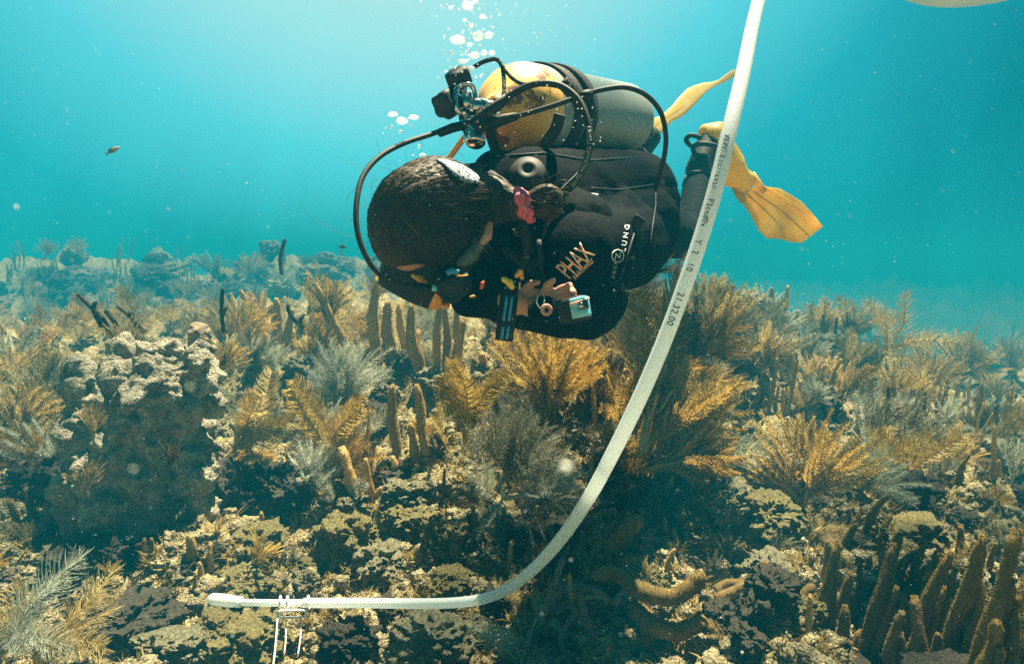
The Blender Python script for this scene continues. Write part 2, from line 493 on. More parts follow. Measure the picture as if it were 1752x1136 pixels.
# ------------------------------------------------------------------ haze: the water itself
hz = MB(); box(hz, (0, 38, -3.2), Vector((1, 0, 0)), Vector((0, 1, 0)), Vector((0, 0, 1)), 90, 90, 4.6, 0.0001)
hm = bpy.data.materials.new('sea_water'); hm.use_nodes = True
n_ = hm.node_tree; n_.nodes.clear()
o_ = n_.nodes.new("ShaderNodeOutputMaterial"); pv = n_.nodes.new("ShaderNodeVolumePrincipled")
pv.inputs['Color'].default_value = (0.003, 0.130, 0.200, 1)
pv.inputs['Absorption Color'].default_value = (0.5, 0.6, 0.6, 1)
pv.inputs['Density'].default_value = 0.155
pv.inputs['Anisotropy'].default_value = 0.0
n_.links.new(pv.outputs[0], o_.inputs['Volume'])
hm.volume_intersection_method = 'FAST' if hasattr(hm, 'volume_intersection_method') else None
haze = link('haze', hz.mesh('haze', hm, False), label='blue green sea water fading the far reef', kind='stuff')

# ------------------------------------------------------------------ rocks
def rock_mesh(name, seed, sub=5, squash=1.0, lobes=0.35, rough=0.12, mat=None, knob=3.0, pit=0.05):
    v, f = ico(sub)
    p = v.copy() + seed * 7.1
    d = 1 + lobes * fbm(p * 0.9, 2) + (0.55 - worley(p, knob * 0.6, seed % 50)) * lobes * 0.9
    d += (0.55 - worley(p, knob * 1.7, seed % 31)) * lobes * 0.35
    d += fbm(p * 3.2, 5, billow=True) * rough * 1.7 + fbm(p * 12, 4, billow=True) * rough * 0.55
    w = v * d[:, None]; w[:, 2] *= squash
    return mesh_np(name, w, f, mat)

_rocks = {}
def rock_variant(kind, i, fine):
    k = (kind, i, fine)
    if k not in _rocks:
        mat = {'pale': M['rock_pale'], 'gold': M['rock_gold'], 'dark': M['rock_dark'], 'head': M['head_coral']}[kind]
        _rocks[k] = rock_mesh('rock', 3 + i * 5 + len(kind), 6 if fine else 5, random.uniform(0.6, 0.9), random.uniform(0.45, 0.65), random.uniform(0.10, 0.17), mat, random.uniform(2.6, 4.0))
    return _rocks[k]

# ------------------------------------------------------------------ labels that single a thing out
LAND = [  # landmarks one can find in the photograph: (text, px, py)
    ('the big lobed coral boulder', 240, 700), ('the white tube end', 385, 1020), ('the tube buckle', 500, 1050), ('the straight run of white tube', 690, 1030),
    ('the bend of the white tube', 880, 990), ('the sloping middle of the tube', 1060, 760), ('the upright finger trio', 690, 740), ('the finger pair', 620, 820),
    ('the tall finger clump', 655, 560), ('the finger clump below the mask', 750, 570), ('the bright two feather plume', 805, 670), ('the diver\'s elbow', 970, 600),
    ('the broad grey plume', 880, 830), ('the amber fan plume', 1190, 740), ('the round golden bush plume', 1385, 800), ('the curved thick fingers', 1120, 1010),
    ('the dense brown finger thicket', 1560, 1020), ('the feathery corner plume', 60, 1020), ('the leaning straw plume', 445, 720), ('the diver\'s hose loop', 640, 470),
    ('the diver\'s lower leg', 1200, 420), ('the lower yellow fin', 1340, 440), ('the arching plumes', 1530, 560), ('the blue dropoff', 1700, 640), ('the knobbly pillar coral', 340, 580),
    ('the pale plume column', 560, 720), ('the far left haze', 80, 520), ('the shaded hollow', 1050, 900), ('the shaded boulder foot', 230, 870), ('the pale pebbly ledge', 1680, 760)]
_used = {}
def auto_label(desc, px, py):
    order = sorted(LAND, key=lambda l: math.hypot(l[1] - px, (l[2] - py) * 1.2))
    def rel(l):
        dx, dy = px - l[1], py - l[2]
        if abs(dx) < 22 and abs(dy) < 22: return 'beside'
        if abs(dx) > 1.6 * abs(dy): return 'just right of' if dx > 0 else 'just left of'
        if abs(dy) > 1.6 * abs(dx): return 'below' if dy > 0 else 'up behind'
        return ('low' if dy > 0 else 'high') + (' to the right of' if dx > 0 else ' to the left of')
    cands = []
    for a in order[:6]: cands.append('%s %s %s' % (desc, rel(a), a[0]))
    for i in range(4):
        for j in range(i + 1, 6):
            cands.append('%s between %s and %s' % (desc, order[i][0], order[j][0]))
    for c in cands:
        if len(c.split()) <= 16 and c not in _used:
            _used[c] = 1; return c
    return cands[0]
NEARLBL = set()

ROCKPOS = []
def place_rock(px, py, wpx, hpx, kind, label=None, i=None, fine=False, name='reef_rock', group='rocks and coral heads of the reef', cat='rock', sink=0.35, dd=0.0, yaw=None):
    """px, py: the centre of the rock's foot"""
    p, d = hit(px, py); d += dd
    if dd: p = P(px, py, d)
    s = wpx / 2 / F0 * d
    hz_ = hpx / F0 * d
    if i is None: i = random.randrange(4)
    o = bpy.data.objects.new(name, rock_variant(kind, i, fine)); col.objects.link(o)
    s *= 0.72
    sz = max(hz_ * 0.62, s * 0.72)
    o.scale = (s, s * random.uniform(0.85, 1.1), max(sz, 0.01))
    o.location = p + Vector((0, s * 0.5, hz_ - sz * 1.05))
    o.rotation_euler = (random.uniform(-.15, .15), random.uniform(-.15, .15), random.uniform(0, 6.28) if yaw is None else yaw)
    ROCKPOS.append((px, py, wpx))
    word = {'pale': 'pale pitted', 'gold': 'yellow brown algae covered', 'dark': 'dark encrusted', 'head': 'brown knobbly'}[kind]
    size = 'small' if wpx < 60 else ('mid sized' if wpx < 120 else 'big')
    tag(o, label or auto_label('%s %s rock' % (size, word), px, py - hpx / 2), cat, group)
    return o

# the big lobed boulder at the left, head by head
def boulder():
    c, d = hit(245, 850)
    d = 1.95
    prims = []
    root = thing('coral_boulder', P(245, 850, d), 'big dark coral boulder with pale lobed top at the left', 'coral boulder')
    def lobe(px, py, rx, ry, dd, rz=None): # pixel ellipse
        k = (d + dd) / F0
        return ell_prim(P(px, py, d + dd), (rx * k, (rz or rx) * k, ry * k))
    prims = [lobe(240, 770, 108, 130, 0.05), lobe(250, 655, 56, 52, -0.03), lobe(165, 685, 44, 56, 0.04), lobe(215, 625, 38, 30, 0.05), lobe(150, 640, 32, 30, 0.07),
             lobe(290, 700, 50, 58, -0.03), lobe(330, 660, 38, 62, 0.02), lobe(335, 610, 26, 20, 0.04), lobe(268, 606, 40, 30, 0.12), lobe(345, 640, 28, 34, -0.04), lobe(200, 850, 90, 80, 0.0), lobe(300, 840, 70, 90, 0.02),
             lobe(250, 640, 34, 26, -0.04), lobe(220, 665, 26, 20, -0.08), lobe(285, 668, 22, 18, -0.06), lobe(140, 720, 40, 70, 0.02)]
    me = fuse('coral_mass', prims, 0.006, M['boulder'], 2)
    n = len(me.vertices); co = np.empty(n * 3); me.vertices.foreach_get('co', co); co = co.reshape(-1, 3)
    no = np.empty(n * 3); me.vertices.foreach_get('normal', no); no = no.reshape(-1, 3)
    dd = (0.5 - worley(co, 10, 4)) * 0.075 + (0.5 - worley(co, 24, 8)) * 0.022 + fbm(co * 28, 5, billow=True) * 0.016 + fbm(co * 7, 3) * 0.05
    co = co + no * dd[:, None]
    me.vertices.foreach_set('co', co.ravel()); me.update()
    link('coral_mass', me, root)
    # pillar with a pale cap standing on it
    root2 = thing('pillar_coral', P(345, 605, 2.15), 'stubby knob of coral with a pale rounded cap above the boulder', 'coral')
    me = fuse('coral_stub', [cap_prim(P(345, 640, 2.15), .035, P(341, 570, 2.15), .036)], 0.006, M['head_coral'], 3, 0.008, 40)
    link('coral_stub', me, root2)
boulder()

# ------------------------------------------------------------------ gorgonians
def frond_mesh(name, seed, L=1.0, n=70, plen=0.22, rows=2, bend=0.25, wig=0.05, pr=0.0045, mat=None, side_ang=0.75, curl=0.6, segs=4, start=0.12, jit=0.15):
    """a feather: rachis along +Z bending to +X, pinnules in rows round it curling to the tip"""
    rnd = random.Random(seed)
    npt = 14
    ph = rnd.uniform(0, 6)
    pts = []
    for i in range(npt):
        t = i / (npt - 1)
        pts.append(Vector((bend * t ** 1.8 * L + wig * math.sin(t * 5 + ph) * L * t, wig * 0.8 * math.sin(t * 4 + ph * 2) * L * t, L * (t - 0.28 * abs(bend) * t ** 3))))
    mb = MB()
    tube(mb, pts, [pr * (2.3 - 1.6 * i / (npt - 1)) for i in range(npt)], 5)
    T, U = frames(pts)
    V = []; Fc = []
    base = len(mb.v)
    tri = [(1.0, 0.0), (-0.5, 0.866), (-0.5, -0.866)]
    for i in range(n):
        t = start + (1 - start) * (i + rnd.uniform(-.3, .3)) / n
        t = min(max(t, 0.02), 0.995)
        x = t * (npt - 1); a = int(x); fr = x - a; b = min(a + 1, npt - 1)
        c = pts[a].lerp(pts[b], fr); tg = T[a].lerp(T[b], fr).normalized()
        u = Vector((0, 1, 0)); u = (u - tg * u.dot(tg)).normalized(); w = tg.cross(u)
        prof = (min(1, (t - start + 0.06) / 0.28)) ** 0.7 * (1 - 0.55 * max(0, (t - 0.6) / 0.4) ** 1.3)
        for r_ in range(rows):
            az = (2 * PI * r_ / rows + (0 if rows == 2 else i * 1.1)) + rnd.uniform(-jit, jit) + PI / 2
            dirv = (u * math.cos(az) + w * math.sin(az)) if rows != 2 else (w * (1 if r_ == 0 else -1) + u * rnd.uniform(-jit * 2, jit * 2)).normalized()
            l = plen * prof * rnd.uniform(0.75, 1.15) * L
            d0 = (dirv * math.sin(side_ang + 0.35) + tg * math.cos(side_ang + 0.35)).normalized()
            q = c.copy(); sl = l / segs
            perp = dirv.cross(tg).normalized()
            tw = rnd.uniform(-.35, .35)
            st = len(mb.v) + len(V)
            for k in range(segs + 1):
                kk = k / segs
                r = pr * (1.0 - 0.55 * kk) * (0.25 if k == segs else 1)
                dd = (d0 * (1 - curl * kk) + tg * curl * kk + perp * tw * kk).normalized()
                o1 = perp; o2 = dd.cross(perp)
                for (ca, sa) in tri: V.append(q + (o1 * ca + o2 * sa) * r)
                q = q + dd * sl
            for k in range(segs):
                for m_ in range(3):
                    A = st + k * 3 + m_; B = st + k * 3 + (m_ + 1) % 3
                    Fc.append((A, B, B + 3, A + 3))
    mb.v += [tuple(x) for x in V]; mb.f += Fc
    return mb.mesh(name, mat)

def spray_mesh(name, seed, mat=None, n=78, plen=0.15, pr=0.0052, side=4, spread=0.5, rows=2, curl=0.8):
    """a branched frond: one main rachis and side rachises, all with short fine pinnules swept to the tips"""
    rnd = random.Random(seed); mb = MB()
    def brush(path, L, n, pl):
        npt = len(path); T, U = frames(path)
        tube(mb, path, [pr * (1.7 - 1.0 * i / (npt - 1)) for i in range(npt)], 4)
        for i in range(n):
            t = min(.995, .05 + .95 * (i + rnd.random()) / n); x = t * (npt - 1); a = int(x); b = min(a + 1, npt - 1)
            c = path[a].lerp(path[b], x - a); tg = T[a]; B = tg.cross(U[a])
            for r_ in range(rows):
                az = (PI * 2 * r_ / rows) + rnd.uniform(-.55, .55)
                dv = U[a] * math.cos(az) + B * math.sin(az)
                l = pl * rnd.uniform(.6, 1.1) * (.55 + .45 * math.sin(PI * min(1, t + .15)))
                d0 = (dv * .75 + tg * .65).normalized(); pp = dv.cross(tg).normalized(); tw = rnd.uniform(-.5, .5)
                q = c.copy(); st = len(mb.v); segs = 3
                for k in range(segs + 1):
                    kk = k / segs; r = pr * (.72 - .45 * kk)
                    dd = (d0 * (1 - curl * kk) + tg * curl * kk + pp * tw * kk).normalized(); o2 = dd.cross(pp)
                    mb.v += [tuple(q + (pp * ca + o2 * sa) * r) for ca, sa in ((1., 0.), (-.5, .866), (-.5, -.866))]
                    q = q + dd * (l / segs)
                for k in range(segs):
                    for m_ in range(3):
                        A_ = st + k * 3 + m_; B_ = st + k * 3 + (m_ + 1) % 3
                        mb.f.append((A_, B_, B_ + 3, A_ + 3))
    bend = rnd.uniform(.1, .4); ph = rnd.uniform(0, 6)
    main = catmull([(0, 0, 0), (bend * .08, .02 * math.sin(ph), .3), (bend * .4, .04 * math.sin(ph + 1), .66), (bend, .05 * math.sin(ph + 2), .96)], 5)
    brush(main, 1, n, plen)
    for k in range(side):
        t = .12 + .5 * (k + rnd.random() * .6) / side; i = int(t * (len(main) - 1)); c = main[i]
        az = (0 if k % 2 else PI) + rnd.uniform(-.7, .7); sp = spread * rnd.uniform(.7, 1.4); L = (1 - t) * rnd.uniform(.65, .95)
        dv = Vector((math.cos(az) * math.sin(sp), math.sin(az) * math.sin(sp) * .8, math.cos(sp)))
        pth = catmull([c, c + dv * L * .35, c + dv * L * .6 + Vector((bend * .3, 0, .12)) * L, c + dv * L * .75 + Vector((bend * .7, 0, .32)) * L], 4)
        brush(pth, L, int(n * L * 1.05), plen * .9)
    return mb.mesh(name, mat)
_fr = {}
FSPEC = {
    'feather': dict(n=84, plen=0.22, rows=2, bend=0.22, pr=0.0056, curl=0.65, wig=0.04),
    'bushy': dict(n=52, plen=0.155, rows=3, bend=0.34, pr=0.0062, curl=0.7, wig=0.08, side_ang=0.5),
    'wispy': dict(n=40, plen=0.34, rows=3, bend=0.30, pr=0.0050, curl=0.35, wig=0.08, side_ang=0.75),
    'comb': dict(n=72, plen=0.30, rows=2, bend=0.55, pr=0.0045, curl=0.55, wig=0.05, jit=0.5, segs=5),
}
SPR = {'bushy': dict(n=84, plen=.13, pr=.0058, side=5, spread=.5), 'wispy': dict(n=60, plen=.17, pr=.0040, side=7, spread=.85, curl=.4)}
def frond(kind, i, matkey):
    k = (kind, i, matkey)
    if k not in _fr:
        k0 = (kind, i)
        if k0 not in _fr:
            _fr[k0] = spray_mesh('frond', i * 13 + 5, M[matkey], **SPR[kind]) if kind in SPR else frond_mesh('frond', i * 13 + len(kind), mat=M[matkey], **FSPEC[kind])
            me = _fr[k0]
        else:
            me = _fr[k0].copy(); me.materials.clear(); me.materials.append(M[matkey])
        _fr[k] = me
    return _fr[k]

COLW = {'gold': 'golden', 'amber': 'amber', 'pale': 'whitish', 'grey': 'grey green', 'brown': 'dark brown', 'straw': 'straw coloured',
        'rod_tan': 'tan', 'rod_brown': 'brown', 'rod_blue': 'blue grey', 'twig': 'dark'}
stem_me = {}
def stem(matkey, i):
    k = (matkey, i)
    if k not in stem_me:
        rnd = random.Random(i * 3 + 1); mb = MB()
        pts = catmull([(0, 0, -0.12), (0, 0, 0.04), (rnd.uniform(-.03, .03), rnd.uniform(-.03, .03), 0.14), (rnd.uniform(-.05, .05), 0, 0.24)], 3)
        tube(mb, pts, [0.030 - 0.016 * j / (len(pts) - 1) for j in range(len(pts))], 7)
        for a in range(4):
            th = a * 1.6 + rnd.uniform(0, 1)
            tube(mb, catmull([(0, 0, 0.05 + a * .02), (math.cos(th) * .06, math.sin(th) * .06, 0.14), (math.cos(th) * .11, math.sin(th) * .11, 0.26)], 3), 0.012, 5)
        stem_me[k] = mb.mesh('stem', M[matkey])
    return stem_me[k]

def plume(px, py, hpx, kind='feather', mat='gold', lean=0, n=6, spread=28, label=None, cat='sea plume', group='feathery sea plumes of the reef', dd=None, width=1.0, fan=False, name='sea_plume'):
    """px, py foot in the picture, hpx its height there, lean in degrees towards picture right"""
    p, d = hit(px, py)
    if dd is not None: d = dd; p = P(px, py, d)
    h = hpx / F0 * d
    root = bpy.data.objects.new(name, None); col.objects.link(root)
    root.empty_display_size = 0.05
    root.location = p
    root.rotation_euler = (0, R(lean), 0)
    if kind == 'bushy': n = int(n * 1.3)
    s = link('stem', stem(mat, random.randrange(3)), root); s.scale = (h, h, h); s.rotation_euler = (0, 0, random.uniform(0, 6))
    for k in range(n):
        f_ = (k + 0.5) / n * 2 - 1
        me = frond(kind, random.randrange(4), mat)
        o = link('frond', me, root)
        sc = h * random.uniform(0.72, 1.0) * (1 - 0.25 * abs(f_))
        o.scale = (sc * width, sc, sc)
        th = R(spread) * (f_ + random.uniform(-.12, .12))
        if fan: rot = Matrix.Rotation(th, 4, 'Y') @ Matrix.Rotation(random.uniform(-.3, .3), 4, 'X') @ Matrix.Rotation(random.uniform(-.5, .5) + (0 if f_ > 0 else PI), 4, 'Z')
        else:
            az = k * 2.4 + random.uniform(0, 1)
            rot = Matrix.Rotation(az, 4, 'Z') @ Matrix.Rotation(R(spread) * random.uniform(0.25, 1.1), 4, 'Y') @ Matrix.Rotation(random.uniform(-.8, .8), 4, 'Z')
        o.rotation_euler = rot.to_euler()
        o.location = (random.uniform(-.02, .02) * h, random.uniform(-.02, .02) * h, h * random.uniform(0.02, 0.16))
    size = 'small' if hpx < 70 else ('mid sized' if hpx < 130 else 'large')
    w_ = {'feather': 'feathery', 'bushy': 'bushy', 'wispy': 'wispy', 'comb': 'combed'}[kind]
    tag(root, label or auto_label('%s %s %s plume' % (size, COLW[mat], w_), px, py - hpx / 2), cat, group)
    return root

# finger-like sea rods covered in fuzzy polyps
def finger_mesh(name, seed, bend, rad=0.09, fuzz=1500, mat=None, knob=0.10, taper=0.25):
    rnd = random.Random(seed); npr = np.random.RandomState(seed)
    npt = 60; sides = 22
    ctr = [Vector((0, 0, 0)), Vector((rnd.uniform(-.03, .03), rnd.uniform(-.03, .03), 0.3)), Vector((bend * 0.35, rnd.uniform(-.05, .05), 0.62)), Vector((bend, rnd.uniform(-.06, .06), 1.0))]
    pts = catmull(ctr, 20); npt = len(pts)
    rad_ = []
    for i in range(npt):
        t = i / (npt - 1)
        r = rad * (1.0 - taper * t) * (0.85 + 0.15 * math.sin(t * 9 + seed))
        if t > 0.93: r *= math.sqrt(max(0.0, 1 - ((t - 0.93) / 0.07) ** 2)) * 0.98 + 0.02
        rad_.append(r)
    mb = MB(); tube(mb, pts, rad_, sides)
    v = np.array(mb.v)
    c = np.repeat(np.array([p[:] for p in pts]), sides, axis=0)
    dirs = v - c; ln = np.linalg.norm(dirs, axis=1)[:, None] + 1e-9; dirs /= ln
    dsp = fbm(v * 16 + seed, 3) * rad * knob * 1.6 + (0.5 - worley(v, 3.2 / rad, seed % 40)) * rad * 0.16
    v = v + dirs * (dsp * np.clip(ln[:, 0] / (rad * 0.4), 0, 1))[:, None]
    # polyps: short tapered spikes all over
    T, U = frames(pts)
    V = []; Fq = []
    for k in range(fuzz):
        i = rnd.randrange(2, npt - 1); a = rnd.uniform(0, 2 * PI)
        B = T[i].cross(U[i]); dr = (U[i] * math.cos(a) + B * math.sin(a))
        if i > npt * 0.93: dr = (dr + T[i] * 1.2).normalized()
        q = pts[i] + dr * rad_[i] * 0.97
        l = rad * rnd.uniform(0.14, 0.30); w = rad * 0.05
        t1 = T[i].cross(dr).normalized() if T[i].cross(dr).length > 1e-5 else U[i]; t2 = dr.cross(t1)
        tip = q + dr * l + T[i] * l * rnd.uniform(-.2, .5)
        st = len(v) + len(V)
        V += [q + t1 * w, q - t1 * w * 0.5 + t2 * w, q - t1 * w * 0.5 - t2 * w, tip]
        Fq += [(st, st + 1, st + 3), (st + 1, st + 2, st + 3), (st + 2, st, st + 3)]
    allv = list(map(tuple, v)) + [tuple(x) for x in V]
    return mesh_np(name, allv, mb.f + Fq, mat)
_fi = {}
FB = [0.0, 0.06, -0.10, 0.18, 0.45]
def finger(i, matkey, thin=False):
    k = (i, matkey, thin)
    if k not in _fi:
        _fi[k] = finger_mesh('finger', i * 7 + 2, FB[i], 0.055 if thin else 0.085, 800 if thin else 1700, M[matkey])
    return _fi[k]

def rods(px, py, fingers, mat='rod_tan', label=None, dd=None, group='finger shaped sea rods of the reef', cat='sea rod', fat=1.0, thin=False, base=True):
    """fingers: (dx px, dy px of its foot, height px, lean deg, radius px)"""
    p, d = hit(px, py)
    if dd is not None: d = dd; p = P(px, py, d)
    root = bpy.data.objects.new('sea_rod', None); col.objects.link(root); root.location = p; root.empty_display_size = 0.05
    k = d / F0
    if base:
        b = link('holdfast', rock_variant('dark', 1, False), root)
        w = (max(abs(f[0]) for f in fingers) + 14) * k
        b.scale = (w, w * 0.7, w * 0.35); b.location = (0, w * 0.2, -w * 0.22)
    hm_ = 0
    for (dx, dy, h, lean, rp) in fingers:
        i = 0 if abs(lean) > 90 else random.choice([0, 1, 2, 3] if h > 40 else [0, 1])
        r0 = 0.055 if thin else 0.085
        o = link('finger', finger(i, mat, thin), root)
        L = h * k; rr = rp * k / r0
        o.scale = (rr, rr, L)
        o.rotation_euler = (random.uniform(-.15, .15), R(lean), random.uniform(0, 0.6) if i == 4 else random.uniform(0, 6.28))
        if i != 4:
            e = Matrix.Rotation(R(lean), 4, 'Y') @ Matrix.Rotation(random.uniform(-.15, .15), 4, 'X') @ Matrix.Rotation(random.uniform(0, 6.28), 4, 'Z')
            o.rotation_euler = e.to_euler()
        o.location = (dx * k, random.uniform(-.02, .02), -dy * k - 0.01)
        hm_ = max(hm_, h)
    size = 'short' if hm_ < 50 else ('mid sized' if hm_ < 100 else 'tall')
    nw = {1: 'single', 2: 'twin', 3: 'three fingered', 4: 'four fingered'}.get(len(fingers), 'many fingered')
    tag(root, label or auto_label('%s %s %s sea rod' % (nw, size, COLW[mat]), px, py - hm_ / 2), cat, group)
    return root

def branch_rod(name, paths, mat, rpx, d, label, cat='sea rod', group=None, seed=1, parts='branch', fuzz=True):
    """curved rods drawn as centre lines: each path [(px, py, extra depth), ...]"""
    p0 = paths[0][0]
    root = thing(name, P(p0[0], p0[1], d), label, cat, group)
    for j, path in enumerate(paths):
        pts = catmull([P(q[0], q[1], d + (q[2] if len(q) > 2 else 0)) for q in path], 10)
        r = (rpx[j] if hasattr(rpx, '__len__') else rpx) / F0 * d
        n = len(pts); sides = 18
        # resample denser for relief
        pts2 = []
        for a, b in zip(pts[:-1], pts[1:]):
            m_ = max(1, int((b - a).length / (r * 0.22)))
            pts2 += [a.lerp(b, i / m_) for i in range(m_)]
        pts2.append(pts[-1]); n = len(pts2)
        tot = n; rad_ = []
        for i in range(n):
            t = i / (n - 1); q = r * (1.05 - 0.2 * t)
            e = (n - 1 - i) * 0.22
            if e < 1: q *= math.sqrt(max(0.0, 1 - (1 - e) ** 2)) * .98 + .02
            rad_.append(q)
        mb = MB(); tube(mb, pts2, rad_, sides)
        v = np.array(mb.v); c = np.repeat(np.array([p[:] for p in pts2]), sides, axis=0)
        dr = v - c; ln = np.linalg.norm(dr, axis=1)[:, None] + 1e-9; dr /= ln
        v = v + dr * ((fbm(v * 0.9 / r + seed, 3) * 0.22 + (0.5 - worley(v, 2.6 / r, seed)) * 0.14) * r * np.clip(ln[:, 0] / (r * .4), 0, 1))[:, None]
        F_ = mb.f; V = []
        if fuzz:
            T, U = frames(pts2); rnd = random.Random(seed + j)
            for k in range(int(n * 16)):
                i = rnd.randrange(1, n - 1); a = rnd.uniform(0, 2 * PI); B = T[i].cross(U[i])
                d_ = U[i] * math.cos(a) + B * math.sin(a); q = pts2[i] + d_ * rad_[i] * .96
                l = r * rnd.uniform(.18, .42); w = r * .05; t1 = T[i]; t2 = d_.cross(t1)
                st = len(v) + len(V)
                V += [q + t1 * w, q - t1 * w * .5 + t2 * w, q - t1 * w * .5 - t2 * w, q + d_ * l + T[i] * l * rnd.uniform(-.2, .4)]
                F_ += [(st, st + 1, st + 3), (st + 1, st + 2, st + 3), (st + 2, st, st + 3)]
        link(parts, mesh_np(parts, list(map(tuple, v)) + [tuple(x) for x in V], F_, M[mat]), root)
    return root
#@@CONTENT

# ================================================================== REEF LIFE, placed one by one
# --- plumes one can tell apart
plume(795, 755, 165, 'feather', 'gold', 8, 5, 15, 'bright golden plume of two broad feathers below the diver', fan=True, width=1.15, dd=1.95)
plume(765, 770, 95, 'feather', 'gold', -25, 4, 22, 'low golden plume curling over at the foot of the two feather plume')
plume(935, 720, 195, 'bushy', 'gold', 2, 11, 42, 'broad amber bushy plume directly under the diver\'s elbow')
plume(900, 650, 110, 'bushy', 'amber', -12, 6, 40, 'golden brown bushy plume under the blue striped strap')
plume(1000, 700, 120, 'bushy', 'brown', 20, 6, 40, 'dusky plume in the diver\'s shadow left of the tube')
plume(860, 820, 185, 'wispy', 'grey', 28, 13, 55, 'broad grey wispy plume spreading in the centre below the golden one', dd=1.95)
plume(850, 860, 110, 'wispy', 'pale', -60, 5, 40, 'whitish plume hanging down left of the broad grey one')
plume(880, 850, 150, 'wispy', 'pale', 80, 8, 40, 'grey plume trailing right towards the bend of the tube', dd=1.9)
plume(860, 850, 115, 'comb', 'pale', 190, 4, 22, 'whitish comb like plume hanging straight down from the grey one', dd=1.9)
plume(1110, 760, 210, 'bushy', 'gold', 42, 12, 42, 'large amber plume swept to the right of the tube', dd=2.0)
plume(1120, 800, 180, 'bushy', 'amber', 72, 9, 32, 'amber plume lying low under the large swept one', dd=1.95)
plume(1130, 660, 160, 'comb', 'amber', 45, 9, 34, 'amber plume of arching combs right of the tube', dd=2.2)
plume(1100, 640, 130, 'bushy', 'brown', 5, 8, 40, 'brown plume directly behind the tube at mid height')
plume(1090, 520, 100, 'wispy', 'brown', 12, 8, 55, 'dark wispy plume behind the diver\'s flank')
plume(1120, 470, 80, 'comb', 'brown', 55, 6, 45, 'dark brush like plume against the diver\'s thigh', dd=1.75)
plume(1205, 540, 95, 'bushy', 'straw', 10, 8, 38, 'straw coloured plume rising just right of the tube')
plume(1240, 640, 90, 'bushy', 'gold', 30, 6, 35)
plume(1370, 880, 195, 'bushy', 'gold', 5, 12, 34, 'round golden bush plume standing alone on the right slope')
plume(1340, 860, 120, 'bushy', 'gold', -22, 6, 30, 'golden plume leaning left out of the round bush plume')
plume(1470, 850, 130, 'wispy', 'pale', 14, 8, 42, 'whitish wispy plume behind the round golden bush')
plume(1455, 740, 95, 'comb', 'pale', 40, 5, 40, 'whitish plume with combs blown right above the golden bush')
plume(395, 775, 160, 'feather', 'straw', 42, 6, 14, dd=2.15, label= 'straw coloured plume leaning right beside the big boulder', fan=True, width=1.2)
plume(400, 790, 90, 'feather', 'gold', 60, 4, 24)
plume(545, 600, 145, 'bushy', 'straw', 10, 9, 22, 'tall straw plume standing left of the diver\'s hose loop')
plume(610, 600, 120, 'comb', 'straw', 12, 6, 26)
plume(590, 700, 140, 'wispy', 'pale', -6, 10, 34, 'whitish wispy plume below the tall finger clump')
plume(530, 860, 150, 'wispy', 'pale', 4, 8, 24, 'tall thin whitish plume left of the finger pair')
plume(575, 880, 100, 'feather', 'pale', 12, 4, 28, 'short whitish plume at the foot of the finger pair')
plume(545, 760, 90, 'wispy', 'pale', 12, 6, 34)
plume(-10, 1136, 200, 'comb', 'pale', 22, 8, 40, 'whitish plume of arching combs in the bottom left corner', dd=1.2)
plume(60, 1150, 190, 'comb', 'straw', 28, 6, 34, 'straw plume of long combs beside the corner plume', dd=1.25)
plume(885, 1150, 120, 'comb', 'pale', 20, 7, 45, 'whitish plume under the curve of the tube at the bottom edge')
plume(860, 1040, 65, 'wispy', 'straw', 8, 6, 48, 'small straw plume half hidden by the tube curve')
plume(25, 760, 150, 'bushy', 'straw', 22, 8, 38, 'straw plume at the left edge')
plume(75, 700, 120, 'bushy', 'straw', 18, 7, 36)
plume(15, 660, 90, 'bushy', 'straw', 15, 6, 40)
plume(110, 640, 70, 'comb', 'straw', 20, 5, 36)
plume(215, 605, 70, 'bushy', 'straw', 5, 6, 34, 'straw plume on top of the big boulder', dd=2.25)
plume(375, 640, 78, 'bushy', 'straw', 20, 7, 38, 'straw plume right of the pale capped knob', dd=2.2)
plume(160, 750, 70, 'bushy', 'straw', 0, 5, 30, 'small straw plume on the boulder\'s left flank', dd=1.78)
plume(465, 640, 70, 'wispy', 'pale', 14, 6, 38)
plume(1510, 610, 120, 'comb', 'straw', 40, 5, 30, 'arching straw plume on the skyline at the right', dd=4.0)
plume(1460, 570, 95, 'comb', 'straw', 15, 4, 25, 'upright straw plume left of the arching skyline plume', dd=4.2)
plume(1400, 590, 95, 'bushy', 'straw', 8, 7, 30)
plume(1640, 660, 110, 'bushy', 'straw', 20, 9, 42)
plume(1570, 680, 105, 'bushy', 'straw', 30, 8, 35)
plume(1480, 640, 85, 'wispy', 'pale', 10, 7, 40)
plume(1300, 640, 100, 'bushy', 'straw', 22, 8, 36)
plume(1330, 600, 60, 'bushy', 'straw', 15, 6, 36)
plume(1660, 760, 78, 'bushy', 'gold', -4, 7, 36, 'small golden fan plume on the far right slope', fan=True)
plume(1560, 690, 70, 'bushy', 'straw', 30, 6, 35)
plume(1390, 690, 60, 'wispy', 'pale', 10, 6, 40)
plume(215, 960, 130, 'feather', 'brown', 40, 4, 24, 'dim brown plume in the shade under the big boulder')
plume(1245, 960, 70, 'wispy', 'grey', 0, 7, 45, 'small grey tuft plume above the curved thick fingers')
plume(1380, 930, 90, 'comb', 'straw', 25, 6, 50)
plume(480, 500, 45, 'bushy', 'straw', 12, 6, 40)

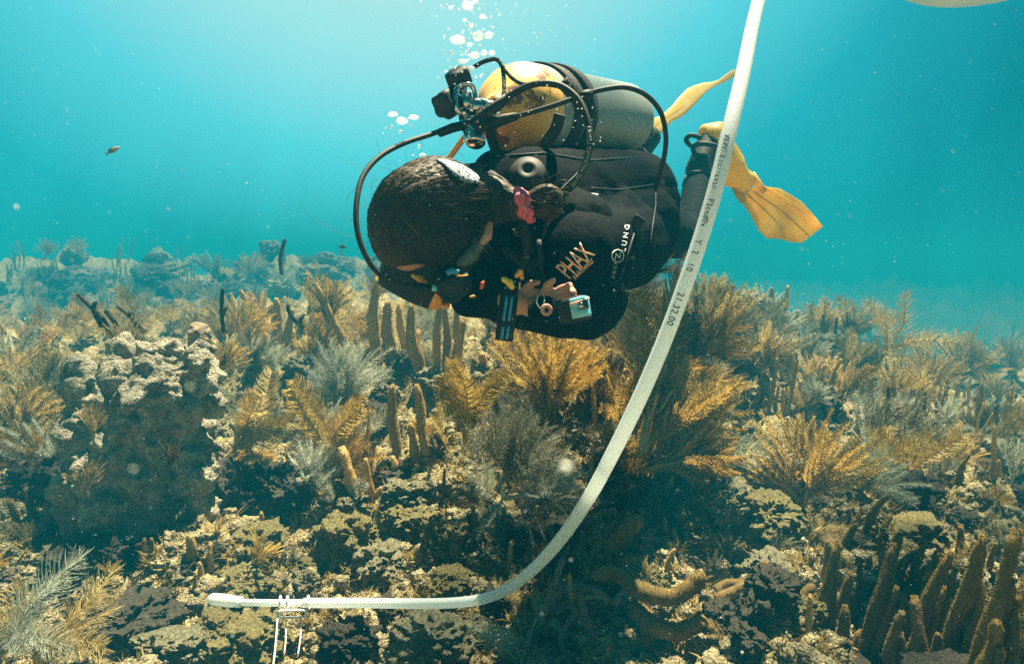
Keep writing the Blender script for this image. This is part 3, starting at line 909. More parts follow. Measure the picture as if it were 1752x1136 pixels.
plume(1105, 740, 300, 'feather', 'grey', 6, 2, 7, 'tall dusky plume reaching up over the diver\'s leg', dd=1.95)
plume(1150, 640, 190, 'wispy', 'brown', 10, 7, 40, 'dark bushy plume behind the tube under the diver\'s thigh', dd=2.3)
plume(1225, 600, 150, 'bushy', 'straw', 8, 8, 30, 'full straw plume standing highest right of the tube', dd=2.7)
plume(1180, 620, 120, 'bushy', 'amber', 40, 7, 34, 'amber plume arching right from behind the tube', dd=2.3)
plume(560, 560, 95, 'bushy', 'straw', 4, 7, 26, 'pale straw plume on the skyline left of the hose loop', dd=3.2)
plume(640, 520, 70, 'bushy', 'straw', 12, 6, 34, 'straw plume seen through the hose loop', dd=3.4)
plume(290, 800, 60, 'bushy', 'brown', 10, 5, 40, 'small dim plume on the boulder\'s shaded front', dd=1.72)
plume(150, 840, 70, 'bushy', 'straw', -8, 5, 40, 'yellowish tuft plume at the boulder\'s lower left', dd=1.75)
# --- fingers
rods(690, 800, [(-10, 0, 143, -4, 11), (18, 5, 85, 2, 9), (40, -30, 118, -7, 10), (-14, 5, 32, -6, 7)], 'rod_tan', 'three upright tan fingers standing left of the golden two feather plume')
rods(622, 872, [(-4, 0, 115, -4, 12), (12, -5, 95, 0, 8), (24, 4, 50, 5, 8)], 'rod_tan', 'pair of tan fingers below the upright trio')
rods(660, 640, [(-14, 0, 165, -2, 11), (15, 0, 130, -4, 12), (-45, -10, 160, -26, 8), (32, -15, 110, -4, 8), (2, 3, 62, 0, 7), (34, 5, 60, 3, 6)], 'rod_tan', 'tall clump of tan fingers right of the hose loop')
rods(755, 665, [(-32, 0, 150, -8, 11), (-6, 0, 165, 0, 8), (5, 0, 150, 3, 8), (12, 10, 100, -3, 10), (24, 5, 130, 3, 10), (28, 0, 170, 1, 6), (-30, -35, 70, -5, 7)], 'rod_tan', 'clump of seven tan fingers below the diver\'s mask')
rods(825, 625, [(0, 0, 28, 0, 8)], 'rod_tan')
rods(482, 600, [(0, 0, 92, 1, 9), (-14, -5, 60, -2, 7), (12, -5, 70, 3, 8), (-22, 3, 38, -4, 6), (20, 6, 44, 5, 6)], 'rod_tan', 'clump of tan fingers on the skyline left of the straw plume')
rods(415, 560, [(-6, 0, 55, -18, 7), (6, 0, 66, 2, 7)], 'rod_tan', 'forked tan finger on the skyline above the leaning straw plume')
rods(335, 965, [(0, 0, 62, -8, 9)], 'rod_tan', 'single tan finger standing in the boulder\'s shade')
rods(280, 1000, [(0, 0, 30, 5, 7)], 'rod_brown')
rods(90, 800, [(0, 0, 62, -8, 9), (14, 4, 30, 6, 6)], 'rod_tan')
rods(75, 900, [(-30, 0, 60, -14, 7), (-10, 5, 80, -18, 8), (14, 10, 60, -12, 8), (34, 14, 44, 4, 7)], 'rod_brown')
rods(580, 870, [(0, 0, 55, 6, 13)], 'rod_brown')
rods(1330, 560, [(-8, 0, 70, 4, 6), (6, 0, 75, 4, 5), (-24, 4, 44, -4, 5), (18, 6, 42, 12, 5)], 'rod_tan', 'pair of tall thin fingers on the skyline right of the lower fin', thin=True)
rods(1425, 600, [(-20, 0, 66, 2, 4), (0, 0, 60, 5, 4), (22, 0, 70, 6, 4)], 'rod_brown', thin=True)
rods(1610, 720, [(-16, 0, 72, 8, 4), (0, 4, 84, 8, 4), (18, 0, 70, 10, 4), (30, 8, 50, 14, 4)], 'rod_tan', thin=True)
rods(1270, 770, [(0, 0, 50, 4, 5)], 'rod_blue', 'single dark worm like finger right of the amber fan', thin=True)
rods(1530, 750, [(-20, 0, 50, 4, 7), (0, 0, 60, 6, 7), (24, 4, 50, 12, 6)], 'rod_brown')
rods(1020, 730, [(-8, 0, 42, -3, 6), (4, 0, 50, 0, 6), (14, 4, 44, 4, 5)], 'rod_blue', 'little cluster of grey fingers in the shadow left of the tube')
rods(1290, 700, [(0, 0, 36, 4, 5), (10, 3, 28, 8, 5)], 'rod_brown', thin=True)
rods(1480, 920, [(0, 0, 90, 20, 8), (14, 6, 60, 28, 7)], 'rod_brown')
# dense brown thicket in the lower right corner
for (x, y, fs, dd, w) in [(1430, 1130, [(0, 0, 150, 4, 9), (14, 0, 185, 8, 9), (-14, 4, 90, -4, 9)], 1.5, 'slim ones behind the left end of the thicket'),
        (1505, 1130, [(0, 0, 190, 10, 10), (16, 6, 150, 18, 9), (30, 6, 130, 20, 9)], 1.48, 'slim ones behind the second clump of the thicket'),
        (1585, 1130, [(0, 0, 170, 4, 12), (22, 4, 150, 12, 11), (-18, 4, 120, 6, 10)], 1.38, 'mid height ones in front of the slanting tips'),
        (1690, 1136, [(0, 0, 120, 12, 14), (26, 0, 160, 20, 14)], 1.2, 'short ones in front of the fattest'),
        (1560, 1010, [(0, 0, 100, 8, 10), (18, 0, 80, 14, 9)], 1.65, 'two standing behind the middle of the thicket'),
        (1350, 1136, [(0, 0, 110, 22, 10), (-20, 4, 90, 10, 9), (14, 4, 80, 26, 9)], 1.5, 'low slanting ones at the foot of the thicket')]:
    rods(x, y, [(a, b, h, l, r * .8) for a, b, h, l, r in fs] + [(a - 9, b + 3, h * .8, l - 2, r * .65) for a, b, h, l, r in fs], 'rod_brown', 'brown sea rod fingers, ' + w, dd=dd, group='brown fingers of the dense corner thicket')
TH = [(1395, 1120, [(0, 0, 205, 6, 13), (22, 5, 160, 10, 12), (-18, 8, 120, 2, 11)], 1.45),
      (1465, 1136, [(0, 0, 225, 12, 13), (24, 0, 200, 16, 12), (46, 6, 170, 18, 12), (-24, 10, 110, 4, 12)], 1.38),
      (1540, 1140, [(0, 0, 230, 16, 13), (20, 0, 190, 20, 13), (50, 10, 150, 8, 14), (-20, 20, 130, 0, 13)], 1.32),
      (1620, 1150, [(0, 0, 260, 6, 16), (-30, 10, 130, 2, 14), (34, 10, 170, 20, 15)], 1.22),
      (1655, 1150, [(0, 0, 270, 13, 17), (40, 20, 190, 22, 17), (70, 30, 150, 24, 18)], 1.12),
      (1720, 1170, [(0, 0, 230, 22, 19), (34, 10, 200, 20, 20), (-40, 10, 130, 14, 16)], 1.05)]
for t_i, (x, y, fs, dd) in enumerate(TH):
    w = ['at the left end of the thicket by the shaded rubble', 'second of the thicket from its left end', 'in the middle of the thicket with slanting tips',
         'tallest straight ones of the thicket', 'fat slanting ones right of the tallest', 'fattest ones cut by the right edge'][t_i]
    rods(x, y, [(a, b, h, l, r * .95) for a, b, h, l, r in fs] + [(a + 11, b + 4, h * .72, l + 3, r * .75) for a, b, h, l, r in fs], 'rod_brown', 'brown sea rod fingers ' + w, dd=dd, group='brown fingers of the dense corner thicket')
for t_i, (x, y, fs, dd) in enumerate([(1400, 1010, [(0, 0, 95, 6, 9), (14, 0, 70, 12, 8)], 1.72), (1440, 975, [(0, 0, 90, 14, 9), (10, 2, 60, 20, 8)], 1.8), (1300, 1136, [(0, 0, 90, -6, 9), (16, 0, 70, 8, 8)], 1.5), (1640, 985, [(0, 0, 90, 10, 9), (12, 0, 70, 14, 8)], 1.75), (1500, 1000, [(0, 0, 110, 14, 11), (16, 4, 90, 22, 10)], 1.7), (1590, 960, [(0, 0, 60, 10, 9), (14, 0, 66, 16, 8)], 1.9), (1335, 1100, [(0, 0, 100, 30, 10), (-10, 10, 60, 10, 9)], 1.55)]):
    rods(x, y, fs, 'rod_brown', dd=dd, group='brown fingers of the dense corner thicket')
branch_rod('sea_rod', [[(1075, 1000, .05), (1110, 1015), (1150, 1022), (1180, 1005), (1205, 978)], [(1085, 1040, .05), (1120, 1070), (1160, 1080), (1195, 1065), (1212, 1045)],
                       [(1070, 990, .1), (1040, 978, .1), (1015, 990, .08)], [(1095, 1020, .06), (1110, 1080, .03), (1135, 1150, 0)]], 'rod_brown', [15, 16, 12, 15], 1.5,
           'thick brown fingers curving upward in the shade right of the tube bend', seed=3)
branch_rod('sea_rod', [[(1030, 970, .1), (1050, 935, .08), (1080, 900, .05), (1092, 880, .05)]], 'rod_brown', [17], 1.75, 'single thick brown finger leaning right above the curved ones', seed=5)
branch_rod('sea_rod', [[(1225, 1025), (1260, 1010), (1290, 992), (1315, 960)], [(1225, 1012, .03), (1250, 1000, .03), (1290, 1005), (1330, 1015), (1370, 1018), (1395, 1000)],
                       [(1250, 1080), (1270, 1050), (1300, 1020)], [(1270, 1100), (1290, 1070), (1320, 1045)]], 'rod_brown', [9, 10, 9, 9], 1.6,
           'sprawling brown fingers reaching sideways left of the thicket', seed=9)
branch_rod('branching_coral', [[(930, 1050), (950, 1015), (985, 1005), (1020, 1010), (1050, 1030), (1062, 1015)], [(990, 1008), (1000, 1050), (1020, 1100), (1035, 1140)],
                               [(950, 1045), (975, 1035), (1000, 1065), (1015, 1110)], [(925, 1060), (945, 1010), (960, 965), (967, 955)], [(985, 1045), (960, 1090), (975, 1125), (985, 1115)],
                               [(1000, 1020), (1030, 1020), (1040, 1035)], [(1010, 1140), (1020, 1110), (1060, 1130)]], 'rod_blue', [6, 7, 6, 6, 5, 5, 5], 1.45,
           'blue grey branching coral tangled below the tube bend', 'branching coral', seed=21, fuzz=False)
branch_rod('dead_twig', [[(190, 575), (175, 545), (150, 520), (133, 503)], [(250, 570), (215, 535), (200, 525)], [(175, 560), (160, 530), (165, 515)], [(190, 580), (200, 560), (180, 530)]], 'twig', [4, 3, 4, 4], 2.3,
           'bare dark twigs leaning left above the big boulder', 'dead coral twig', seed=31)
branch_rod('dead_twig', [[(383, 570), (379, 530), (381, 492)], [(381, 540), (388, 525)]], 'twig', [3.5, 2.5], 2.6, 'upright dark twig right of the pale capped knob', 'dead coral twig', seed=33)
branch_rod('dead_twig', [[(482, 470), (480, 440), (488, 408)]], 'twig', [3.5], 4.2, 'lone thin twig standing up on the hazy skyline', 'dead coral twig', seed=34)
branch_rod('dead_twig', [[(245, 572), (228, 548), (222, 532)], [(505, 565), (490, 540), (495, 520)]][0:1], 'twig', [4], 2.3, 'short dark twig between the boulder plumes', 'dead coral twig', seed=36)
branch_rod('dead_twig', [[(520, 560), (505, 548), (495, 535), (492, 520)], [(512, 553), (518, 540)]], 'twig', [4, 3], 2.9, 'hooked dark twig right of the skyline finger clump', 'dead coral twig', seed=37)
branch_rod('dead_twig', [[(1215, 665), (1235, 650), (1262, 632), (1275, 620)], [(1240, 648), (1250, 655), (1262, 652)]], 'twig', [4, 3], 2.5, 'knotted twig right of the arching amber combs', 'dead coral twig', seed=38)

# --- rocks one can tell apart
place_rock(690, 870, 120, 50, 'pale', 'pale pitted rock right of the finger pair', fine=True)
place_rock(700, 920, 150, 70, 'gold', 'yellow brown lumpy rock below the pale pitted one', fine=True)
place_rock(590, 960, 140, 90, 'gold', 'turf topped rock left of the yellow brown one', fine=True)
place_rock(760, 960, 110, 90, 'gold', 'turf rimmed rock above the straight run of the tube', fine=True)
place_rock(650, 990, 130, 60, 'pale', 'bright rubble rock behind the straight run of the tube', fine=True)
place_rock(520, 1035, 70, 70, 'pale', 'small pale knob poking up behind the buckle', fine=True)
place_rock(420, 1000, 150, 34, 'gold', 'brown rock behind the white tube end', fine=True)
place_rock(740, 1140, 180, 90, 'pale', 'bright encrusted rock at the bottom edge below the tube', fine=True)
place_rock(590, 1130, 130, 60, 'dark', 'dark rock right of the buckle strings', fine=True)
place_rock(400, 1140, 190, 90, 'gold', 'golden rubble rock at the bottom edge left of the strings', fine=True)
place_rock(280, 1140, 150, 60, 'pale', 'pale rubble rock at the bottom edge by the blue grey boulder', fine=True)
place_rock(200, 1110, 190, 100, 'dark', 'rounded blue grey boulder at the lower left', fine=True)
place_rock(200, 960, 150, 80, 'dark', 'shaded blue grey rock with one pale edge left below the boulder')
place_rock(60, 860, 130, 90, 'dark', 'dark ledge rock with pale rim at the left edge')
place_rock(560, 680, 60, 60, 'pale')
place_rock(740, 670, 90, 50, 'pale', 'pale knobbly rock behind the tall tan finger clump')
place_rock(700, 640, 80, 50, 'dark')
place_rock(745, 780, 60, 40, 'head', 'little violet grey knob left of the golden plume foot')
place_rock(870, 690, 60, 90, 'pale', 'pale ridged rock between the golden plume and amber bush', fine=True)
place_rock(1010, 700, 50, 60, 'pale')
place_rock(1270, 560, 120, 60, 'pale', 'speckled pale rock on the skyline right of the tube', fine=True)
place_rock(1240, 620, 120, 80, 'dark')
place_rock(1420, 620, 90, 60, 'pale', 'pale rock among the skyline plumes on the right')
place_rock(1560, 570, 60, 30, 'pale', 'pale flat rock on the skyline below the arching plume')
place_rock(1700, 800, 170, 80, 'pale', 'pale pebbly ledge at the right edge', fine=True)
place_rock(1570, 860, 130, 60, 'dark')
place_rock(1580, 940, 120, 60, 'gold')
place_rock(1330, 920, 130, 80, 'gold', 'algae tufted rock below the round golden bush plume', fine=True)
place_rock(1250, 890, 110, 70, 'pale', 'bright white flecked rock under the amber fan', fine=True)
place_rock(1330, 1000, 110, 50, 'pale', 'bright rock between the sprawling fingers and the tufted one', fine=True)
place_rock(1310, 1090, 120, 80, 'dark')
place_rock(1240, 1090, 90, 70, 'dark')
place_rock(960, 950, 150, 60, 'dark')
place_rock(470, 880, 160, 90, 'dark', 'dark violet rock face left of the finger pair', fine=True)
place_rock(360, 880, 120, 120, 'dark')
place_rock(440, 950, 110, 60, 'gold')
place_rock(640, 740, 90, 60, 'dark')
place_rock(480, 510, 70, 42, 'pale', 'domed pale coral head on the hazy skyline', dd=0)
place_rock(510, 640, 70, 40, 'pale')
place_rock(660, 690, 60, 40, 'pale')
place_rock(100, 1000, 110, 70, 'dark')
place_rock(1120, 900, 120, 90, 'dark')

# --- the rest of the reef cover, each a thing of its own
HERO = [(590, 470, 790, 700), (660, 650, 750, 815), (595, 750, 655, 885), (735, 560, 870, 790), (110, 570, 385, 880), (820, 700, 1000, 900), (1290, 690, 1470, 900),
        (385, 650, 520, 800), (450, 500, 515, 620), (1240, 640, 1280, 800)]
def blocked(px, py):
    return any(x0 - 12 < px < x1 + 12 and y0 + 30 < py < y1 + 75 for x0, y0, x1, y1 in HERO)
def busy(px, py, lst, k):
    return any(math.hypot(px - a, (py - b) * 1.5) < k for a, b in lst)
seen = []
def scatter(n, ybox, fn, gap):
    c = 0; tries = 0
    while c < n and tries < n * 30:
        tries += 1
        px = random.uniform(-30, 1790); py = random.uniform(*ybox)
        p, d = hit(px, py)
        if busy(px, py, seen, gap): continue
        if d > 40: continue
        seen.append((px, py)); fn(px, py, d); c += 1
def sz(d, m): return m * F0 / d
def r_near(px, py, d):
    k = random.choice(['pale', 'gold', 'gold', 'dark', 'dark', 'head'])
    w = sz(d, random.uniform(0.06, 0.15)); place_rock(px, py, w, w * random.uniform(.5, .8), k, fine=True)
def r_mid(px, py, d):
    if blocked(px, py): return
    k = random.choice(['pale', 'gold', 'dark', 'head'])
    w = sz(d, random.uniform(0.14, 0.30)); place_rock(px, py, w, w * random.uniform(.25, .45), k)
def p_mid(px, py, d):
    if blocked(px, py): return
    right = px > 1150
    mat = random.choice(['straw', 'straw', 'gold', 'pale', 'grey', 'amber'] if not right else ['straw', 'straw', 'gold', 'pale', 'grey'])
    plume(px, py, sz(d, random.uniform(0.14, 0.34)), random.choice(['bushy', 'bushy', 'wispy', 'feather', 'comb']), mat, random.uniform(0, 30), random.choice([5, 6, 7]), random.uniform(28, 42))
def f_mid(px, py, d):
    if blocked(px, py): return
    n = random.choice([1, 2, 3, 4, 5]); k = sz(d, 1)
    fs = [(random.uniform(-.05, .05) * k, 0, random.uniform(.08, .26) * k, random.uniform(-8, 12), random.uniform(.008, .013) * k) for _ in range(n)]
    rods(px, py, fs, random.choice(['rod_tan', 'rod_tan', 'rod_brown']), thin=random.random() < .5, base=False)
scatter(55, (860, 1130), r_near, 48)
scatter(60, (590, 880), r_mid, 44)
seen = seen[:0]
def f_low(px, py, d):
    if 320 < px < 900 and 1000 < py < 1100: return
    k = sz(d, 1); n = random.choice([1, 1, 2, 3])
    rods(px, py, [(random.uniform(-.03, .03) * k, 0, random.uniform(.03, .10) * k, random.uniform(-14, 14), random.uniform(.006, .010) * k) for _ in range(n)], random.choice(['rod_tan', 'rod_brown']), base=False)
scatter(230, (545, 830), p_mid, 36)
scatter(90, (525, 640), p_mid, 24)
scatter(75, (545, 830), f_mid, 34)
seen = seen[:0]
scatter(34, (840, 1100), f_low, 70)
def p_small(px, py, d):
    if 320 < px < 900 and 1000 < py < 1110: return
    plume(px, py, sz(d, random.uniform(0.06, 0.12)), random.choice(['bushy', 'wispy']), random.choice(['gold', 'straw', 'grey', 'brown']), random.uniform(-15, 30), 4, 45)
scatter(60, (800, 1130), p_small, 46)

# far reef fading in the haze: same kinds, much smaller in the picture
def far_thing(px, py, d):
    if d < 6.5 or d > 40: return
    k = sz(d, 1) * (1.0 if d < 14 else 1.7)
    t = random.random()
    lab = None
    if t < 0.45: o = plume(px, py, random.uniform(.25, .6) * k, random.choice(['bushy', 'wispy']), random.choice(['straw', 'pale', 'grey']), random.uniform(-5, 25), 5, 38, label='x')
    elif t < 0.65: o = rods(px, py, [(random.uniform(-.1, .1) * k, 0, random.uniform(.2, .5) * k, random.uniform(-8, 12), .015 * k) for _ in range(4)], 'rod_tan', label='x', thin=True, base=False)
    else: o = place_rock(px, py, random.uniform(.4, 1.0) * k, random.uniform(.15, .35) * k, random.choice(['gold', 'head', 'dark', 'dark']), label='x')
    word = 'plume' if t < .45 else ('sea rod' if t < .65 else 'coral head')
    side = 'left of the diver' if px < 876 else 'right of the tube'
    o['label'] = 'blurred %s fading into the blue haze on the far slope %s' % (word, side)
    o['group'] = 'far %s %s lost in the haze' % ('plumes' if word == 'plume' else word + 's', side)
scatter(330, (420, 640), far_thing, 17)

# ------------------------------------------------------------------ rubble and turf: past counting
def cover():
    rnd = np.random.RandomState(4)
    v, f = ico(3); shapes = []
    for i in range(8):
        d = 1 + fbm(v * 1.2 + i * 5, 3, billow=True) * .55 + (.5 - worley(v + i * 3, 1.8, i)) * .6
        shapes.append(v * d[:, None])
    V = []; Fq = []; n = 0
    T = []; Tf = []; m = 0
    for k in range(5200):
        px = rnd.uniform(-150, 1900); py = 600 + 560 * rnd.rand() ** .8
        p, d = hit(px, py)
        if d > 5: continue
        s = rnd.uniform(.006, .022) * (1.5 if rnd.rand() < .12 else 1)
        a = rnd.uniform(0, 6.28); c_, s_ = math.cos(a), math.sin(a)
        w = shapes[rnd.randint(8)] * s * np.array([rnd.uniform(.7, 1.4), rnd.uniform(.7, 1.3), rnd.uniform(.5, 1.1)])
        w = np.stack([w[:, 0] * c_ - w[:, 1] * s_, w[:, 0] * s_ + w[:, 1] * c_, w[:, 2]], 1)
        V.append(w + np.array(p)); Fq.append(f + n); n += len(v)
    for k in range(5200):
        px = rnd.uniform(-150, 1900); py = 560 + 600 * rnd.rand() ** .8
        p, d = hit(px, py)
        if d > 6: continue
        h = rnd.uniform(.008, .028) * (1 + .2 * d)
        nb = 12; b = rnd.normal(size=(nb, 3)) * [1, 1, .3]; b[:, 2] = np.abs(b[:, 2]) + .55; b /= np.linalg.norm(b, axis=1)[:, None]
        r0 = rnd.normal(size=(nb, 3)) * h * .35; r0[:, 2] = 0
        sd = np.cross(b, rnd.normal(size=(nb, 3))); sd /= np.linalg.norm(sd, axis=1)[:, None]
        L = h * rnd.uniform(.6, 1.4, size=(nb, 1)); wd = h * .07
        base = np.array(p) + r0 - [0, 0, .004]
        q = np.stack([base - sd * wd, base + sd * wd, base + b * L * .6 + sd * wd * .8, base + b * L * .6 - sd * wd * .8, base + b * L + sd * h * .2], 1).reshape(-1, 3)
        T.append(q)
        ii = np.arange(nb)[:, None] * 5 + m
        Tf.append(np.concatenate([ii + [[0, 1, 2]], ii + [[0, 2, 3]], ii + [[3, 2, 4]]])); m += nb * 5
    link('rubble', mesh_np('rubble', np.concatenate(V), np.concatenate(Fq), M['rubble']), label='loose coral rubble strewn over the reef', kind='stuff')
    link('turf_algae', mesh_np('turf_algae', np.concatenate(T), np.concatenate(Tf), M['turf'], False), label='short brown turf algae growing on the reef rock', kind='stuff')
M['rubble'] = rock_material('coral_rubble', [(0.02, 0.016, 0.01), (0.10, 0.07, 0.03), (0.32, 0.24, 0.10), (0.68, 0.58, 0.34)], 24, 1.0, (0.30, 0.22, 0.09), 0.5, 'World')
M['turf'] = coral_material('turf_blades', (0.12, 0.08, 0.02), (0.36, 0.26, 0.08), 0.4, 12)
cover()
#@@DIVER

# ================================================================== DIVER
M['suit'] = simple('black_neoprene', (0.006, 0.007, 0.008), 0.85, bump=0.5, nscale=60, noise=0.5, spec=0.05)
M['vest'] = simple('vest_nylon', (0.0045, 0.005, 0.006), 0.85, bump=0.35, nscale=140, noise=0.4, spec=0.05)
M['rubber'] = simple('black_rubber', (0.018, 0.017, 0.014), 0.62, bump=0.1, nscale=120, noise=0.3, spec=0.3)
M['webbing'] = simple('webbing', (0.016, 0.015, 0.012), 0.75, bump=0.6, nscale=200, noise=0.4)
M['skin'] = simple('skin', (0.50, 0.26, 0.18), 0.5, noise=0.15, nscale=25, bump=0.1)
M['chrome'] = simple('worn_chrome', (0.62, 0.56, 0.54), 0.18, 1.0, noise=0.25, nscale=50, bump=0.1)
M['yellow'] = simple('fin_yellow', (0.86, 0.56, 0.06), 0.45, noise=0.14, nscale=14, bump=0.12)
M['orange'] = simple('orange_plastic', (0.95, 0.38, 0.04), 0.4, noise=0.12, nscale=30)
M['red'] = simple('red_plastic', (0.80, 0.10, 0.03), 0.4, noise=0.12, nscale=30)
M['blue'] = simple('blue_plastic', (0.05, 0.28, 0.50), 0.4, noise=0.12, nscale=30)
M['white'] = simple('white_print', (0.80, 0.80, 0.78), 0.5)
M['peach'] = simple('peach_print', (0.90, 0.50, 0.34), 0.5)
M['greyprint'] = simple('grey_print', (0.36, 0.38, 0.36), 0.5)
M['clearplastic'] = simple('clear_blue_plastic', (0.22, 0.62, 0.74), 0.15, noise=0.25, nscale=60, coat=0.6)
M['glassdark'] = simple('dark_glass', (0.02, 0.03, 0.04), 0.06, spec=0.8)
def fin_mat():
    m, n, b, o = new_mat('fin_plastic')
    b.inputs['Roughness'].default_value = 0.42
    t = n.nodes.new("ShaderNodeTexCoord"); nz = n.nodes.new("ShaderNodeTexNoise"); nz.inputs['Scale'].default_value = 16; nz.inputs['Detail'].default_value = 6
    n.links.new(t.outputs['Object'], nz.inputs['Vector'])
    r = n.nodes.new("ShaderNodeValToRGB"); r.color_ramp.elements[0].position = .3; r.color_ramp.elements[1].position = .7
    r.color_ramp.elements[0].color = (0.80, 0.52, 0.04, 1); r.color_ramp.elements[1].color = (0.95, 0.70, 0.12, 1)
    n.links.new(nz.outputs[0], r.inputs[0]); n.links.new(r.outputs[0], b.inputs['Base Color'])
    tr = n.nodes.new("ShaderNodeBsdfTranslucent"); n.links.new(r.outputs[0], tr.inputs['Color'])
    ms = n.nodes.new("ShaderNodeMixShader"); ms.inputs[0].default_value = .45
    n.links.new(b.outputs[0], ms.inputs[1]); n.links.new(tr.outputs[0], ms.inputs[2]); n.links.new(ms.outputs[0], o.inputs[0])
    return m
M['fin'] = fin_mat(); M['fin_backlit'] = coral_material('fin_plastic_backlit', (0.92, 0.68, 0.20), (0.98, 0.82, 0.36), 0.5, 14, .4)  # far fin: backlight put into a paler base colour
def hair_mat():
    m, n, b, o = new_mat('dark_brown_hair')
    b.inputs['Roughness'].default_value = 0.55; b.inputs['Specular IOR Level'].default_value = 0.25
    t = n.nodes.new("ShaderNodeTexCoord"); nz = n.nodes.new("ShaderNodeTexNoise"); nz.inputs['Scale'].default_value = 60; nz.inputs['Detail'].default_value = 4
    n.links.new(t.outputs['Object'], nz.inputs['Vector'])
    r = n.nodes.new("ShaderNodeValToRGB"); r.color_ramp.elements[0].color = (0.018, 0.010, 0.005, 1); r.color_ramp.elements[1].color = (0.065, 0.038, 0.015, 1)
    n.links.new(nz.outputs[0], r.inputs[0]); n.links.new(r.outputs[0], b.inputs['Base Color'])
    return m
M['hair'] = hair_mat()
def pattern_mat(name, cols, scale):
    m, n, b, o = new_mat(name)
    t = n.nodes.new("ShaderNodeTexCoord"); v = n.nodes.new("ShaderNodeTexWave"); v.inputs['Scale'].default_value = scale; v.inputs['Distortion'].default_value = 9; v.inputs['Detail'].default_value = 2; v.inputs['Detail Scale'].default_value = 2.5
    n.links.new(t.outputs['Object'], v.inputs['Vector'])
    r = n.nodes.new("ShaderNodeValToRGB"); r.color_ramp.interpolation = 'CONSTANT'
    r.color_ramp.elements[0].color = (*cols[0], 1); r.color_ramp.elements[1].position = 1.0 - 0.9 / len(cols); r.color_ramp.elements[1].color = (*cols[-1], 1)
    for i, c in enumerate(cols[1:-1]):
        e = r.color_ramp.elements.new((i + 1) / len(cols)); e.color = (*c, 1)
    n.links.new(v.outputs[0], r.inputs[0]); n.links.new(r.outputs[0], b.inputs['Base Color'])
    b.inputs['Roughness'].default_value = .6
    return m
M['strapcover'] = pattern_mat('patterned_neoprene', [(0.02, 0.03, 0.05), (0.55, 0.68, 0.75), (0.03, 0.05, 0.08), (0.75, 0.82, 0.85), (0.05, 0.10, 0.16)], 34)
M['scrunchie'] = pattern_mat('hair_tie_cord', [(0.75, 0.06, 0.10), (0.90, 0.22, 0.14), (0.06, 0.14, 0.40), (0.85, 0.10, 0.16)], 70)
def tank_mat():
    m, n, b, o = new_mat('tank_paint')
    b.inputs['Roughness'].default_value = .45
    t = n.nodes.new("ShaderNodeTexCoord")
    sep = n.nodes.new("ShaderNodeSeparateXYZ"); n.links.new(t.outputs['Object'], sep.inputs[0])   # object space: Z along the tank
    nz = n.nodes.new("ShaderNodeTexNoise"); nz.inputs['Scale'].default_value = 14; nz.inputs['Detail'].default_value = 8; nz.inputs['Roughness'].default_value = .65
    n.links.new(t.outputs['Object'], nz.inputs['Vector'])
    rr = n.nodes.new("ShaderNodeValToRGB"); rr.color_ramp.elements[0].position = .56; rr.color_ramp.elements[1].position = .59
    n.links.new(nz.outputs[0], rr.inputs[0])
    n2 = n.nodes.new("ShaderNodeTexNoise"); n2.inputs['Scale'].default_value = 5; n2.inputs['Detail'].default_value = 4
    n.links.new(t.outputs['Object'], n2.inputs['Vector'])
    yc = n.nodes.new("ShaderNodeValToRGB"); yc.color_ramp.elements[0].position = .35; yc.color_ramp.elements[1].position = .65
    yc.color_ramp.elements[0].color = (0.72, 0.34, 0.05, 1); yc.color_ramp.elements[1].color = (0.92, 0.58, 0.16, 1)
    n.links.new(n2.outputs[0], yc.inputs[0])
    mx = n.nodes.new("ShaderNodeMix"); mx.data_type = 'RGBA'; n.links.new(rr.outputs[0], mx.inputs['Factor']); n.links.new(yc.outputs[0], mx.inputs['A']); mx.inputs['B'].default_value = (0.22, 0.07, 0.02, 1)
    gc = n.nodes.new("ShaderNodeValToRGB"); gc.color_ramp.elements[0].color = (0.16, 0.17, 0.16, 1); gc.color_ramp.elements[1].color = (0.36, 0.37, 0.34, 1)
    n.links.new(n2.outputs[0], gc.inputs[0])
    st = n.nodes.new("ShaderNodeMath"); st.operation = 'GREATER_THAN'; st.inputs[1].default_value = 0.115; n.links.new(sep.outputs['Z'], st.inputs[0])
    m2 = n.nodes.new("ShaderNodeMix"); m2.data_type = 'RGBA'; n.links.new(st.outputs[0], m2.inputs['Factor']); n.links.new(mx.outputs['Result'], m2.inputs['A']); n.links.new(gc.outputs[0], m2.inputs['B'])
    n.links.new(m2.outputs['Result'], b.inputs['Base Color'])
    bp = n.nodes.new("ShaderNodeBump"); bp.inputs['Strength'].default_value = .25; bp.inputs['Distance'].default_value = .003
    n.links.new(nz.outputs[0], bp.inputs['Height']); n.links.new(bp.outputs[0], b.inputs['Normal'])
    return m
M['tank'] = tank_mat()

def cp(x0, y0, d0, r0, x1, y1, d1, r1): return cap_prim(P(x0, y0, d0), r0, P(x1, y1, d1), r1)

person = thing('person', P(1000, 420, 1.35), 'diver in black wetsuit and vest floating over the reef with tied back brown hair', 'person')
HC = P(738, 385, 1.19)                                   # head centre
HX = Vector((-.55, -.75, .12)).normalized()              # crown direction
HF = Vector((-.35, .10, -.93)); HF = (HF - HX * HF.dot(HX)).normalized()   # facing
HL = HX.cross(HF).normalized()                           # her left
def Hd(f, l, u): return HC + HF * f + HL * l + HX * u
hm3 = Matrix((HF, HL, HX)).transposed()

